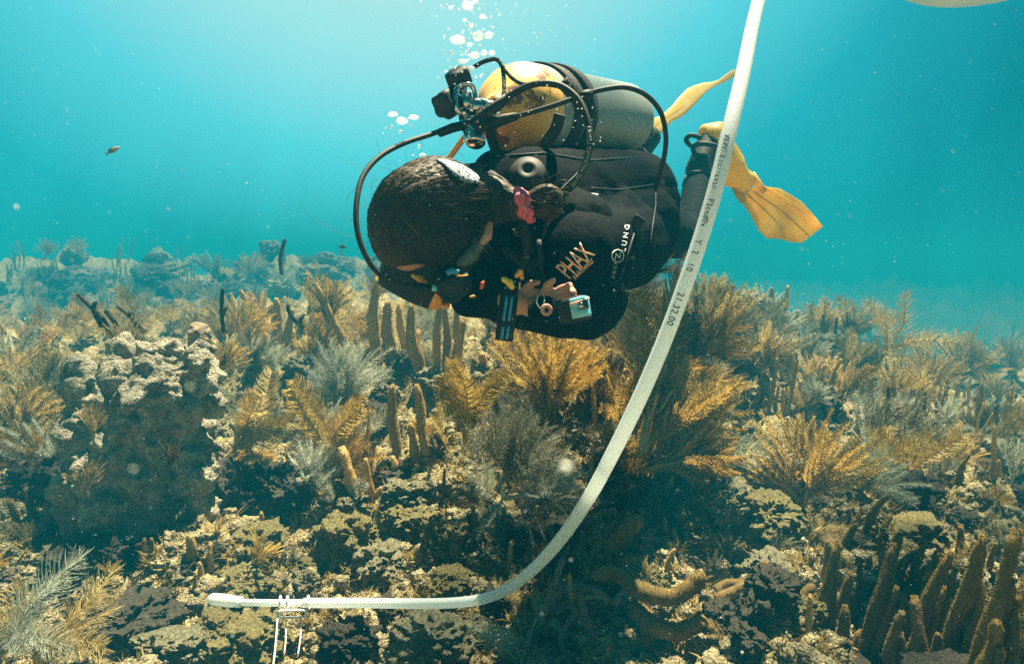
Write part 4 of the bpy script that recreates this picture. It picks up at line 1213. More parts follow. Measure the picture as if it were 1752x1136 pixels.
def hand_prims(wr, aim, side, curl=0.5, s=1.0):
    """palm, four unequal fingers with two bends each, and a thumb from the side of the palm"""
    aim = aim.normalized(); side = (side - aim * side.dot(aim)).normalized(); dn = aim.cross(side)
    pr = [cap_prim(wr, .024 * s, wr + aim * .03 * s, .026 * s)]
    for k, (ln, off) in enumerate([(.066, .030), (.076, .011), (.072, -.009), (.058, -.028)]):
        b = wr + aim * .07 * s + side * off * s
        pr.append(cap_prim(wr + aim * .015 * s + side * off * .6 * s, .015 * s, b, .0115 * s))
        p = b; a = 0.35 + curl * .5
        for j, fr in enumerate((.45, .32, .23)):
            d_ = aim * math.cos(a) + dn * math.sin(a); q = p + d_ * ln * fr * s
            pr.append(cap_prim(p, (.0090 - j * .0008) * s, q, (.0084 - j * .001) * s)); p = q; a += curl
    b = wr + aim * .02 * s + side * .024 * s
    q = b + (aim * .6 + side * .75 + dn * .35).normalized() * .036 * s; r = q + (aim * .85 + side * .1 + dn * .6).normalized() * .03 * s
    pr += [cap_prim(b, .014 * s, q, .0105 * s), cap_prim(q, .0105 * s, r, .0085 * s)]
    return pr

WL = P(925, 530, 1.16)    # left wrist
WR_ = P(880, 515, 1.20)
ARM = [cp(900, 370, 1.33, .12, 1070, 360, 1.72, .13), cp(845, 345, 1.36, .055, 800, 375, 1.30, .052),
       cp(1000, 400, 1.26, .06, 1005, 535, 1.22, .046), cp(1005, 538, 1.22, .040, 925, 530, 1.165, .024),
       cp(865, 360, 1.42, .06, 845, 500, 1.34, .045), cp(845, 500, 1.34, .04, 880, 515, 1.21, .027),
       cp(1060, 380, 1.75, .10, 1178, 408, 2.10, .036), cp(1178, 408, 2.10, .034, 1196, 300, 2.32, .030), cp(1196, 300, 2.32, .030, 1216, 245, 2.36, .03),
       cp(1050, 340, 1.85, .10, 1130, 370, 2.25, .07), cp(1130, 370, 2.25, .06, 1085, 262, 2.42, .042), cp(1085, 262, 2.42, .04, 1110, 235, 2.45, .036)]
body_prims = ARM + [ell_prim(HC, (.098, .074, .108), hm3), ell_prim(Hd(.055, 0, -.045), (.050, .052, .060), hm3), cap_prim(Hd(-.01, 0, -.07), .052, P(840, 345, 1.36), .056),
    ell_prim(Hd(.098, 0, -.022), (.020, .013, .022), hm3), ell_prim(Hd(.095, 0, -.06), (.012, .022, .008), hm3), ell_prim(Hd(.078, 0, -.095), (.022, .024, .018), hm3),
    ell_prim(Hd(0, .078, -.02), (.022, .010, .032), hm3), ell_prim(Hd(0, -.078, -.02), (.022, .010, .032), hm3),
    ell_prim(Hd(.085, .03, .005), (.012, .013, .013), hm3), ell_prim(Hd(.085, -.03, .005), (.012, .013, .013), hm3)]
body_prims += hand_prims(WL, Vector((.86, -.35, .35)), Vector((-.3, .1, 1)), .55, .72)
body_prims += hand_prims(WR_, Vector((.9, -.3, -.1)), Vector((0, .1, 1)), .5, .7)
link('body', fuse('body', body_prims, 0.004, M['skin'], 3), person)
suit_prims = [(v, f) for v, f in []]
def grow(x): return cp(*x)
SUIT = [(900, 370, 1.33, .128, 1070, 360, 1.72, .140), (845, 345, 1.37, .075, 812, 350, 1.34, .060), (845, 330, 1.42, .08, 800, 318, 1.40, .045),
        (985, 395, 1.27, .078, 1005, 535, 1.22, .052), (1005, 538, 1.22, .048, 936, 536, 1.16, .036),
        (860, 355, 1.44, .075, 842, 500, 1.35, .052), (842, 500, 1.35, .046, 868, 512, 1.24, .033),
        (1060, 375, 1.75, .105, 1178, 408, 2.10, .064), (1178, 408, 2.10, .062, 1196, 312, 2.31, .049),
        (1050, 340, 1.85, .108, 1130, 370, 2.25, .076), (1130, 370, 2.25, .066, 1085, 270, 2.41, .048)]
link('wetsuit', fuse('wetsuit', [cp(*x) for x in SUIT], 0.006, M['suit'], 5, 0.0035, 16), person)
BOOT = [(1196, 306, 2.315, .050, 1196, 290, 2.32, .047), (1196, 290, 2.32, .047, 1214, 245, 2.36, .045)]
link('dive_boot', fuse('dive_boot', [cp(*x) for x in BOOT], 0.005, M['rubber'], 4), person)
link('dive_boot', fuse('dive_boot', [cp(1085, 268, 2.42, .046, 1110, 236, 2.45, .044)], 0.005, M['rubber'], 4), person)
mb = MB(); tube(mb, [P(1196 + 21 * math.cos(a), 300 + 6 * math.sin(a) , 2.315 + .048 * math.sin(a)) for a in np.linspace(0, 6.28, 25)], .005, 8, False)
tube(mb, [P(1174, 300, 2.27), P(1170, 312, 2.27), P(1168, 320, 2.275)], .004, 6)
link('boot_cuff', mb.mesh('boot_cuff', M['rubber']), person)

# the buoyancy vest: jacket back, flank, bulging lower lobe
VEST = [(905, 335, 1.30, .095, 1080, 335, 1.70, .118), (930, 400, 1.28, .085, 1075, 390, 1.62, .125), (985, 430, 1.22, .075, 1060, 420, 1.45, .105),
        (1000, 480, 1.27, .082, 1030, 400, 1.45, .11), (960, 500, 1.30, .092, 1000, 505, 1.27, .085), (880, 495, 1.33, .078, 960, 505, 1.28, .085),
        (850, 300, 1.42, .055, 900, 300, 1.40, .07), (800, 512, 1.30, .035, 870, 500, 1.30, .062), (1085, 330, 1.78, .11, 1075, 380, 1.8, .12)]
vest_me = fuse('buoyancy_vest', [cp(*x) for x in VEST], 0.006, M['vest'], 6, 0.0032, 9)
vest = link('buoyancy_vest', vest_me, person)
def bvh_of(o):
    me = o.data; return BVHTree.FromPolygons([Vector(v.co) for v in me.vertices], [list(p.vertices) for p in me.polygons])
VB = bvh_of(vest); SB = bvh_of(person.children[1])
def onbody(px, py, off=.002):
    r = ray(px, py); best = None
    for b in (VB, SB):
        h = b.ray_cast(Vector((0, 0, 0)), r, 5)
        if h[0] is not None and (best is None or h[3] < best[1]): best = (h[0] - r * off, h[3], h[1])
    return best
def surf_line(name, pts, r, mat, parent, off=.002, n=6, flat=None):
    q = []
    for a, b in zip(pts[:-1], pts[1:]):
        for i in range(n):
            t = i / n; h = onbody(a[0] + (b[0] - a[0]) * t, a[1] + (b[1] - a[1]) * t, off)
            if h: q.append(h[0])
    h = onbody(*pts[-1], off)
    if h: q.append(h[0])
    m_ = MB(); tube(m_, q, r, 8); return link(name, m_.mesh(name, M[mat]), parent)
surf_line('seam', [(1010, 322), (1060, 325), (1118, 316)], .0016, 'rubber', vest)
surf_line('seam', [(1122, 312), (1122, 350), (1112, 420)], .0016, 'rubber', vest)
surf_line('piping', [(974, 333), (998, 332), (1022, 334)], .0028, 'white', vest, .005)
surf_line('seam', [(948, 335), (985, 300), (1000, 282)], .0016, 'rubber', vest)
surf_line('shoulder_strap', [(838, 300), (880, 330), (905, 420), (890, 500)], .011, 'webbing', vest, .004)
surf_line('inflator_hose', [(922, 412), (926, 450), (930, 480), (932, 500)], .0052, 'webbing', vest, .006)
surf_line('harness_strap', [(860, 420), (920, 470), (960, 560)], .010, 'webbing', vest, .003)
surf_line('pocket_edge', [(1000, 500), (1060, 480), (1085, 400)], .0022, 'rubber', vest)
surf_line('pocket_edge', [(1030, 555), (1050, 520), (1060, 470)], .0018, 'rubber', vest)
surf_line('seam', [(850, 268), (930, 262), (1010, 275), (1080, 270)], .002, 'rubber', vest)
for (bx, by) in [(918, 455), (1088, 385)]:
    hb_ = onbody(bx, by, .006)
    if hb_:
        m_ = MB(); nn_ = -ray(bx, by); t_ = (RGT * .5 + UPV * .8).normalized(); t_ = (t_ - nn_ * t_.dot(nn_)).normalized()
        box(m_, hb_[0], t_, nn_.cross(t_), nn_, .018, .012, .004, .3); link('side_buckle', m_.mesh('side_buckle', M['rubber']), vest)
# dump valve disc
h = onbody(903, 297, 0)
c0 = h[0] if h else P(903, 297, 1.3); nr = (Vector((0, 0, 0)) - c0).normalized() * .75 + Vector((0, 0, .5)); nr.normalize()
mb = MB(); lathe(mb, [(-.01, .033), (.004, .033), (.008, .031), (.009, .024), (.012, .021), (.013, .009), (.008, .007), (.008, .001)], c0, nr, 40)
link('dump_valve', mb.mesh('dump_valve', M['rubber']), vest)

# writing on the vest, laid on its surface
def text_mesh(txt, size, extr=.0006, spacing=1.0, bold=0.0):
    cu = bpy.data.curves.new('t', 'FONT'); cu.body = txt; cu.size = size; cu.extrude = extr; cu.space_character = spacing; cu.align_x = 'CENTER'; cu.align_y = 'CENTER'; cu.offset = bold
    cu.resolution_u = 3
    o = bpy.data.objects.new('t', cu); col.objects.link(o)
    me = bpy.data.meshes.new_from_object(o.evaluated_get(bpy.context.evaluated_depsgraph_get()))
    bpy.data.objects.remove(o); bpy.data.curves.remove(cu); return me
def text_on_body(name, txt, px, py, hpx, wpx, ang, mat, parent, spacing=1.0, bold=0.0, shear=0.0):
    """letters follow the cloth; ang degrees anticlockwise from picture right"""
    me = text_mesh(txt, 1.0, 0.0, spacing, bold)
    xs = [v.co.x for v in me.vertices]; ys = [v.co.y for v in me.vertices]
    cx, cy = (min(xs) + max(xs)) / 2, (min(ys) + max(ys)) / 2; sx = wpx / (max(xs) - min(xs)); sy = hpx / (max(ys) - min(ys))
    bm = bmesh.new(); bm.from_mesh(me); bmesh.ops.triangulate(bm, faces=list(bm.faces))
    for _ in range(2): bmesh.ops.subdivide_edges(bm, edges=[e for e in bm.edges if e.calc_length() * sx > 6], cuts=1)
    bmesh.ops.triangulate(bm, faces=list(bm.faces)); bm.to_mesh(me); bm.free()
    ca, sa = math.cos(R(ang)), math.sin(R(ang)); last = 1.2
    for v in me.vertices:
        x = (v.co.x - cx) * sx; y = (v.co.y - cy) * sy; x += y * shear
        h = onbody(px + x * ca - y * sa, py - (x * sa + y * ca), .0025)
        if h: v.co = h[0]; last = h[1]
        else: v.co = ray(px + x * ca - y * sa, py - (x * sa + y * ca)) * last
    me.materials.clear(); me.materials.append(M[mat])
    o = link(name, me, parent)
    md = o.modifiers.new('s', 'SOLIDIFY'); md.thickness = .0012; md.offset = 1
    return o
text_on_body('printed_word', 'PHAX', 984, 446, 33, 60, 44, 'peach', person, .95, .008, -.1)
text_on_body('printed_word', 'swimwear', 997, 459, 11, 46, 44, 'peach', person, 1.0, .004)
text_on_body('printed_word', 'A Q U A', 1051, 462, 7, 30, 80, 'greyprint', vest, 1.0, .01)
text_on_body('printed_word', 'L U N G', 1069, 408, 8, 46, 80, 'white', vest, 1.0, .015)
def ring_logo(px, py, r, mat, parent, w=.0009):
    pts = []
    for a in np.linspace(0, 2 * PI, 29):
        h = onbody(px + r * math.cos(a), py + r * 1.05 * math.sin(a), .003)
        pts.append(h[0] if h else P(px + r * math.cos(a), py + r * math.sin(a), 1.2))
    m_ = MB(); tube(m_, pts, w, 6, False)
    q = [onbody(px + r * a, py + r * b, .003) for a, b in [(-.45, .6), (-.3, -.35), (.3, .35), (.45, -.6)]]
    if all(q): tube(m_, [x[0] for x in q], w * 1.3, 6)
    return link('ring_emblem', m_.mesh('ring_emblem', M[mat]), parent)
ring_logo(1057, 438, 10, 'white', vest); ring_logo(887, 397, 7, 'greyprint', vest, .0007)

# --- hair: a shell with combed relief plus loose strands, tied into a tail over the shoulder
def hair():
    tail = [(808, 345, 1.20), (850, 345, 1.165), (885, 352, 1.145), (905, 352, 1.14), (935, 345, 1.14)]
    pr = [ell_prim(HC + HX * .01 - HF * .002, (.110, .092, .114), hm3), ell_prim(Hd(-.03, 0, .0), (.092, .088, .10), hm3)]
    for a, b, r0, r1 in zip(tail[:-1], tail[1:], (.060, .040, .026, .020), (.040, .026, .020, .032)):
        pr.append(cap_prim(P(*a), r0, P(*b), r1))
    pr.append(ell_prim(P(932, 345, 1.14), (.034, .028, .030)))
    pr.append(cp(770, 420, 1.20, .06, 800, 400, 1.20, .045))
    me = fuse('hair', pr, .0035, M['hair'], 3)
    n = len(me.vertices); co = np.empty(n * 3); me.vertices.foreach_get('co', co); co = co.reshape(-1, 3)
    no = np.empty(n * 3); me.vertices.foreach_get('normal', no); no = no.reshape(-1, 3)
    # cut the face free: pull the front of the shell back inside the head
    rel = co - np.array(HC); f = rel @ np.array(HF); u = rel @ np.array(HX); l = rel @ np.array(HL)
    front = np.clip((f - .055) / .02, 0, 1) * np.clip((.075 - u) / .03, 0, 1) * (np.linalg.norm(rel, axis=1) < .16)
    co = co - np.array(HF) * (front * (f - .05))[:, None]
    # strands comb from a whorl on the crown towards the tie
    az = np.arctan2(l, -f); s = np.stack([az * 9, u * 22, np.zeros(n)], 1)
    az2 = np.stack([co[:, 0] * 6, co[:, 1] * 6, co[:, 2] * 90], 1)
    head = np.clip((.14 - np.linalg.norm(rel, axis=1)) / .03, 0, 1)
    d = head * (fbm(s * [3.2, .10, 1], 3) * .0028) + (1 - head) * fbm(az2, 2) * .004 + fbm(co * 30, 3, billow=True) * .0015
    co = co + no * d[:, None]
    me.vertices.foreach_set('co', co.ravel()); me.update()
    ho = link('hair', me, person)
    rnd = random.Random(5); m_ = MB()
    wh = Hd(-.02, -.03, .12)
    hb = BVHTree.FromPolygons([Vector(x) for x in co.tolist()], [list(p.vertices) for p in me.polygons])
    tie = P(892, 352, 1.14)
    for k in range(2200):                       # strands lying on the shell
        a = rnd.uniform(0, 2 * PI); e = rnd.uniform(.1, 1.3)
        q = HC + (HX * math.cos(e) + (HL * math.cos(a) + HF * math.sin(a) * .8) * math.sin(e)) * .13
        if (q - HC).dot(HF) > .07: continue
        pts = []; target = tie + Vector((rnd.uniform(-.01, .01), 0, rnd.uniform(-.015, .015))); w1 = rnd.uniform(-.008, .008)
        T_ = rnd.uniform(.35, 1.0)
        for i in range(9):
            t = i / 8 * T_; p = q.lerp(target, t) + HF * w1 * math.sin(t * 6)
            h_ = hb.find_nearest(p)
            if h_[0] is None: continue
            pts.append(h_[0] + h_[1] * rnd.uniform(-.0002, .0007))
        if len(pts) > 3: tube(m_, pts, [.00045 - .00003 * i for i in range(len(pts))], 3, False)
    for k in range(70):                       # flyaway strands
        a = rnd.uniform(0, 2 * PI)
        st = HC + (HX * rnd.uniform(-.2, .9) + HL * math.cos(a) + HF * math.sin(a) * .6).normalized() * .11
        if (st - HC).dot(HF) > .07: continue
        d_ = (st - HC).normalized(); g = Vector((rnd.uniform(-1, .4), rnd.uniform(-.3, .3), rnd.uniform(-.6, .8)))
        L = rnd.uniform(.03, .09)
        tube(m_, catmull([st, st + d_ * L * .35 + g * L * .2, st + d_ * L * .5 + g * L * .7, st + d_ * L * .35 + g * L * 1.2], 4), .0002, 3, False)
    for k in range(60):
        st = P(930 + rnd.uniform(-18, 18), 343 + rnd.uniform(-18, 18), 1.11)
        tube(m_, catmull([st, st + Vector((rnd.uniform(-.02, .03), rnd.uniform(-.02, .01), rnd.uniform(-.01, .03))), st + Vector((rnd.uniform(-.01, .05), -.01, rnd.uniform(-.03, .03)))], 4), .0004, 3, False)
    link('loose_strands', m_.mesh('loose_strands', M['hair']), ho)
    m_ = MB()
    for k, (x, y) in enumerate([(890, 346), (898, 350), (906, 356)]):
        c = P(x, y, 1.135); ax = (P(935, 345, 1.14) - P(885, 352, 1.145)).normalized(); u_ = ax.orthogonal().normalized(); w_ = ax.cross(u_)
        tube(m_, [c + (u_ * math.cos(a) + w_ * math.sin(a)) * (.021 + .002 * math.sin(a * 7 + k)) + ax * .003 * math.sin(a * 5) for a in np.linspace(0, 2 * PI, 40)], .0058, 8, False)
    link('hair_tie', m_.mesh('hair_tie', M['scrunchie']), ho)
hair()

# --- mask with its padded strap cover
mask = thing('mask_root', HC, None, None) if False else None
def mask():
    HB_ = bvh_of([o for o in person.children if o.name.startswith('hair')][0])
    def onhair(x, y, off):
        r = ray(x, y); h = HB_.ray_cast(Vector((0, 0, 0)), r, 5)
        return (h[0] - r * off) if h[0] is not None else P(x, y, 1.17)
    m_ = MB()
    N = 44; ring0 = []; 
    for i in range(N):
        a = 2 * PI * i / N; ring0.append((.058 * math.copysign(abs(math.cos(a)) ** .7, math.cos(a)) * 1.25, .042 * math.copysign(abs(math.sin(a)) ** .7, math.sin(a))))
    v = []
    prof = [(.060, 1.02), (.085, 1.03), (.105, 1.0), (.125, .95), (.135, .93), (.136, .80), (.128, .78)]
    for f_, s_ in prof:
        for (l, u) in ring0: v.append(Hd(f_, l * s_, u * s_ - .002))
    F_ = [(i * N + k, i * N + (k + 1) % N, (i + 1) * N + (k + 1) % N, (i + 1) * N + k) for i in range(len(prof) - 1) for k in range(N)]
    m_.add(v, F_)
    mo = link('dive_mask', m_.mesh('dive_mask', M['rubber']), person)
    m_ = MB(); v = [Hd(.131, l * .80, u * .80 - .002) for (l, u) in ring0] + [Hd(.127, l * .80, u * .80 - .002) for (l, u) in ring0]
    m_.add(v, [tuple(range(N)), tuple(reversed(range(N, 2 * N)))] + [(k, (k + 1) % N, N + (k + 1) % N, N + k) for k in range(N)])
    link('lens', m_.mesh('lens', M['glassdark']), mo)
    for s_ in (-1, 1):
        m_ = MB(); box(m_, Hd(.112, .070 * s_, 0), HF, HL, HX, .022, .006, .011, .4); link('buckle', m_.mesh('buckle', M['orange']), mo)
    # orange frame edge seen below and left of the hair
    m_ = MB(); tube(m_, [Hd(.128, .06, -.045), Hd(.134, .03, -.052), Hd(.134, -.02, -.05)], .006, 8); tube(m_, [P(652, 432, 1.2), P(656, 440, 1.2), P(662, 446, 1.205)], .005, 8)
    tube(m_, [P(704, 470, 1.12), P(718, 477, 1.12), P(733, 486, 1.13)], [.003, .006, .003], 8)
    link('frame', m_.mesh('frame', M['orange']), mo)
    # strap, a band round the back of the head
    m_ = MB(); v = []; K = 40
    for i in range(K + 1):
        a = -2.25 + 4.5 * i / K
        c = Vector((-math.cos(a) * .084, math.sin(a) * .070))
        w = .010 + .020 * max(0, math.cos(a * .75)) ** 1.5
        for dl, dr in ((-w, .0), (-w * .6, .006), (0, .008), (w * .6, .006), (w, .0)):
            k = 1 + dr / .11
            v.append(Hd(c.x * k, c.y * k, .02 + dl + .03 * math.cos(a)))
    F_ = [(i * 5 + j, i * 5 + j + 1, (i + 1) * 5 + j + 1, (i + 1) * 5 + j) for i in range(K) for j in range(4)]
    m_.add(v, F_)
    so_ = link('strap_cover', m_.mesh('strap_cover', M['strapcover']), mo)
    md = so_.modifiers.new('s', 'SOLIDIFY'); md.thickness = .004; md.offset = 0
    # the broad cover seen over the crown edge
    m_ = MB(); v = []
    A_ = [(742, 272), (764, 274), (786, 280), (806, 290), (822, 304)]
    B_ = [(760, 281), (770, 294), (782, 305), (798, 314), (820, 316)]
    for a, b in zip(A_, B_):
        for t in (0, .33, .67, 1): v.append(onhair(a[0] + (b[0] - a[0]) * t, a[1] + (b[1] - a[1]) * t, .004 + .004 * math.sin(PI * t)))
    m_.add(v, [(i * 4 + j, i * 4 + j + 1, (i + 1) * 4 + j + 1, (i + 1) * 4 + j) for i in range(4) for j in range(3)])
    so_ = link('strap_pad', m_.mesh('strap_pad', M['strapcover']), mo)
    md = so_.modifiers.new('s', 'SOLIDIFY'); md.thickness = .006; md.offset = 0
    s2 = so_.modifiers.new('b', 'SUBSURF'); s2.levels = 1; s2.render_levels = 2
    # translucent skirt at the cheek
    m_ = MB(); lathe(m_, [(0, .016), (.02, .02), (.05, .018), (.075, .010)], P(812, 432, 1.12), (P(788, 462, 1.11) - P(812, 432, 1.12)), 20)
mask()
M['skirt'] = simple('grey_silicone', (.10, .12, .09), .45)
o_ = link('ear', fuse('ear', [cp(838, 384, 1.145, .006, 834, 404, 1.14, .009), cp(834, 404, 1.14, .009, 826, 414, 1.14, .006)], .002, M['skin'], 3), person)
o_ = link('mask_skirt', fuse('mask_skirt', [cp(824, 414, 1.15, .008, 806, 436, 1.145, .014), cp(806, 436, 1.145, .014, 790, 450, 1.14, .010)], .0025, M['skirt'], 3), [o for o in person.children if o.name.startswith('dive_mask')][0])

# --- fins
def slab(name, outline, d0, d1, th, mat, parent, ax=None, crown=.012):
    """outline in picture points; depth runs from d0 at the first point's end to d1 along the length; real thickness th"""
    n = len(outline); (x0, y0), (x1, y1) = ax
    L2 = (x1 - x0) ** 2 + (y1 - y0) ** 2
    cx = sum(p[0] for p in outline) / n; cy = sum(p[1] for p in outline) / n
    # concentric rings towards the long axis give a crowned solid
    rings = []
    for s, hgt in ((1.0, 0), (.93, .55), (.75, .85), (.45, 1.0), (.12, 1.0)):
        r = []
        for (x, y) in outline:
            t = ((x - x0) * (x1 - x0) + (y - y0) * (y1 - y0)) / L2; tc_ = min(.9, max(.1, t))
            ax_, ay_ = x0 + (x1 - x0) * tc_, y0 + (y1 - y0) * tc_
            X = ax_ + (x - ax_) * s; Y = ay_ + (y - ay_) * s; t2 = ((X - x0) * (x1 - x0) + (Y - y0) * (y1 - y0)) / L2
            r.append((X, Y, d0 + (d1 - d0) * t2, hgt))
        rings.append(r)
    v = []; 
    for side in (-1, 1):
        for r in rings:
            for (X, Y, D, h_) in r: v.append(P(X, Y, D + side * th / 2 * (.35 + .65 * h_)))
    m_ = len(rings); f = []
    for side in (0, 1):
        b = side * m_ * n
        for i in range(m_ - 1):
            for k in range(n):
                q = (b + i * n + k, b + i * n + (k + 1) % n, b + (i + 1) * n + (k + 1) % n, b + (i + 1) * n + k)
                f.append(q if side else tuple(reversed(q)))
        c = tuple(b + (m_ - 1) * n + k for k in range(n)); f.append(c if side else tuple(reversed(c)))
    for k in range(n): f.append((k, (k + 1) % n, m_ * n + (k + 1) % n, m_ * n + k))
    return link(name, mesh_np(name, v, f, M[mat]), parent)
def dens(pts, n=3, close=True):
    q = [Vector((p[0], p[1], 0)) for p in pts]
    o = []
    for i in range(len(q)):
        a, b = q[i], q[(i + 1) % len(q)]
        for k in range(n): o.append(tuple(a.lerp(b, k / n))[:2])
    return o
fin = link('swim_fin', slab('swim_fin', dens([(1264, 333), (1285, 322), (1302, 317), (1312, 320), (1334, 323), (1352, 333), (1372, 346), (1392, 368), (1408, 388), (1390, 402), (1372, 416), (1352, 414), (1330, 408), (1312, 408), (1298, 395), (1285, 370), (1272, 350)], 2),
           2.42, 2.60, .010, 'fin', person, ((1278, 325), (1385, 405))).data, person)
bpy.data.objects.remove([o for o in person.children if o.name.startswith('swim_fin') and o is not fin][0])
for (a, b, r) in [((1302, 318), (1404, 388), .0065), ((1268, 336), (1314, 407), .006), ((1290, 328), (1384, 404), .003), ((1280, 334), (1350, 408), .003)]:
    m_ = MB(); A = P(a[0], a[1], 2.42); B = P(b[0], b[1], 2.59); mid = A.lerp(B, .5) + Vector((0, -.012, .006))
    tube(m_, catmull([A, mid, B], 6), r, 8); link('rib', m_.mesh('rib', M['fin']), fin)
mb = MB()
tube(mb, [P(1258, 318, 2.41), P(1266, 336, 2.42), P(1272, 345, 2.43)], [.016, .014, .012], 10); tube(mb, [P(1285, 300, 2.41), P(1298, 316, 2.42), P(1308, 328, 2.43)], [.017, .013, .011], 10)
link('neck', mb.mesh('neck', M['fin']), fin)
pk = fuse('foot_pocket', [cp(1222, 236, 2.36, .050, 1246, 282, 2.39, .058), cp(1246, 282, 2.39, .056, 1268, 310, 2.41, .040), cp(1208, 226, 2.36, .028, 1230, 224, 2.36, .032), cp(1255, 300, 2.40, .046, 1280, 308, 2.41, .03)], .005, M['fin'], 4)
link('foot_pocket', pk, fin)
mb = MB(); tube(mb, catmull([P(1200, 236, 2.30), P(1182, 232, 2.30), P(1174, 240, 2.31), P(1184, 250, 2.31), P(1200, 246, 2.29), P(1225, 250, 2.285), P(1252, 262, 2.31)], 6), .0085, 10)
tube(mb, catmull([P(1185, 250, 2.31), P(1188, 262, 2.31), P(1200, 268, 2.30)], 5), .009, 8)
link('fin_strap', mb.mesh('fin_strap', M['rubber']), fin)
f1 = slab('swim_fin', dens([(1074, 237), (1090, 214), (1110, 206), (1131, 198), (1150, 181), (1160, 168), (1176, 152), (1190, 146), (1204, 142), (1216, 141), (1230, 137), (1244, 126), (1254, 119), (1259, 122), (1257, 131), (1240, 141), (1222, 148), (1208, 158), (1190, 178), (1172, 196), (1162, 203), (1150, 208), (1128, 232), (1104, 256), (1090, 250)], 2),
          2.40, 2.95, .05, 'fin_backlit', person, ((1085, 238), (1250, 127)))
f1['label'] = 'yellow fin paled for backlight, seen edge on above the hips'
mb = MB(); tube(mb, [P(1090 + 14 * math.cos(a) * .8 + 10 * math.sin(a) * .5 + 14, 232 - 16 * math.sin(a) + 2 * math.cos(a) - 8, 2.385 + .03 * 0) for a in np.linspace(0, 2 * PI, 24)], .0045, 8, False)
tube(mb, [P(1088, 240, 2.37), P(1098, 226, 2.37), P(1108, 218, 2.38)], [.012, .016, .010], 10)
link('fin_strap', mb.mesh('fin_strap', M['rubber']), f1)
mb = MB(); lathe(mb, [(-.01, .014), (.004, .014), (.006, .008), (.006, .001)], P(1106, 219, 2.37), FWD * -1, 20); link('buckle', mb.mesh('buckle', M['yellow']), f1)
fin['label'] = 'golden yellow fin spread flat behind the tube'

# ================================================================== SCUBA TANK (worn, strapped on)
TA = P(846, 186, 1.28); TB = P(1070, 205, 1.86); TX = (TB - TA).normalized(); TLEN = (TB - TA).length
tank = thing('scuba_tank', TA, 'grey scuba tank with chipped yellow rusty shoulder strapped on the diver\'s back', 'scuba tank', world=False)
def tlocal(me_mb, name, mat, parent=None):
    """mesh built in tank space: Z runs from the valve end to the foot"""
    return link(name, me_mb.mesh(name, M[mat]), parent if parent is not None else tank)
tq = Vector((0, 0, 1)).rotation_difference(TX)
tank.rotation_mode = 'QUATERNION'; tank.rotation_quaternion = tq
TR = .094
mb = MB(); prof = [(-.012, .018), (.0, .024), (.012, .034), (.03, .058), (.05, .076), (.075, .088), (.10, .0935), (.13, TR)] + [(.13 + (TLEN - .17) * i / 8, TR) for i in range(1, 9)] + [(TLEN - .02, .090), (TLEN, .078), (TLEN + .006, .05), (TLEN + .006, .001)]
lathe(mb, prof, (0, 0, 0), (0, 0, 1), 64); tlocal(mb, 'cylinder', 'tank')
def band(z, w, th=.004, tilt=0.0):
    m_ = MB(); v = []; K = 56
    for i in range(K):
        a = 2 * PI * i / K; zz = z + tilt * math.cos(a)
        for dz, dr in ((-w / 2, .001), (-w / 2, th), (w / 2, th), (w / 2, .001)): v.append(((TR + dr) * math.cos(a), (TR + dr) * math.sin(a), zz + dz))
    m_.add(v, [(i * 4 + j, i * 4 + (j + 1) % 4, ((i + 1) % K) * 4 + (j + 1) % 4, ((i + 1) % K) * 4 + j) for i in range(K) for j in range(4)])
    return m_.mesh('tank_band', M['webbing'])
for z, w in ((.185, .045), (.245, .035)):
    o = link('tank_band', band(z, w, .006 if w > .04 else .010), tank)
mb = MB(); lathe(mb, [(-.04, .013), (-.012, .014), (.004, .02)], (0, 0, 0), (0, 0, 1), 20); tlocal(mb, 'neck', 'chrome')
# valve body, knobs
mbv = MB(); lathe(mbv, [(-.075, .006), (-.072, .015), (-.04, .017), (-.03, .015)], (0, 0, 0), (0, 0, 1), 24)
val = tlocal(mbv, 'valve', 'chrome')
inv = (Matrix.Translation(TA) @ tq.to_matrix().to_4x4()).inverted()
def wlink(name, m_, mat, parent=None):
    """mesh given in world space, parented under the tank"""
    me = m_.mesh(name, M[mat]) if isinstance(m_, MB) else m_
    me.transform(inv); return link(name, me, parent if parent is not None else tank)
def knob(c, ax, r, l):
    m_ = MB(); v = []; ax = ax.normalized(); u = ax.orthogonal().normalized(); w = ax.cross(u); K = 40
    for s, rr in ((-.5, .75), (-.42, .98), (.0, 1.0), (.42, .98), (.5, .75)):
        for k in range(K):
            a = 2 * PI * k / K; q = r * rr * (1 + .10 * math.cos(a * 5))
            v.append(c + ax * s * l + (u * math.cos(a) + w * math.sin(a)) * q)
    m_.add(v, [(i * K + k, i * K + (k + 1) % K, (i + 1) * K + (k + 1) % K, (i + 1) * K + k) for i in range(4) for k in range(K)] + [tuple(reversed(range(K))), tuple(4 * K + k for k in range(K))])
    return m_
wlink('valve_knob', knob(P(785, 133, 1.23), P(781, 120, 1.22) - P(792, 150, 1.24), .022, .030), 'rubber', val)
wlink('valve_knob', knob(P(765, 178, 1.22), P(750, 186, 1.20) - P(785, 165, 1.24), .024, .034), 'rubber', val)
mb = MB(); tube(mb, [P(787, 143, 1.23), P(793, 160, 1.235), P(800, 175, 1.24)], .010, 12); wlink('stem', mb, 'chrome', val)

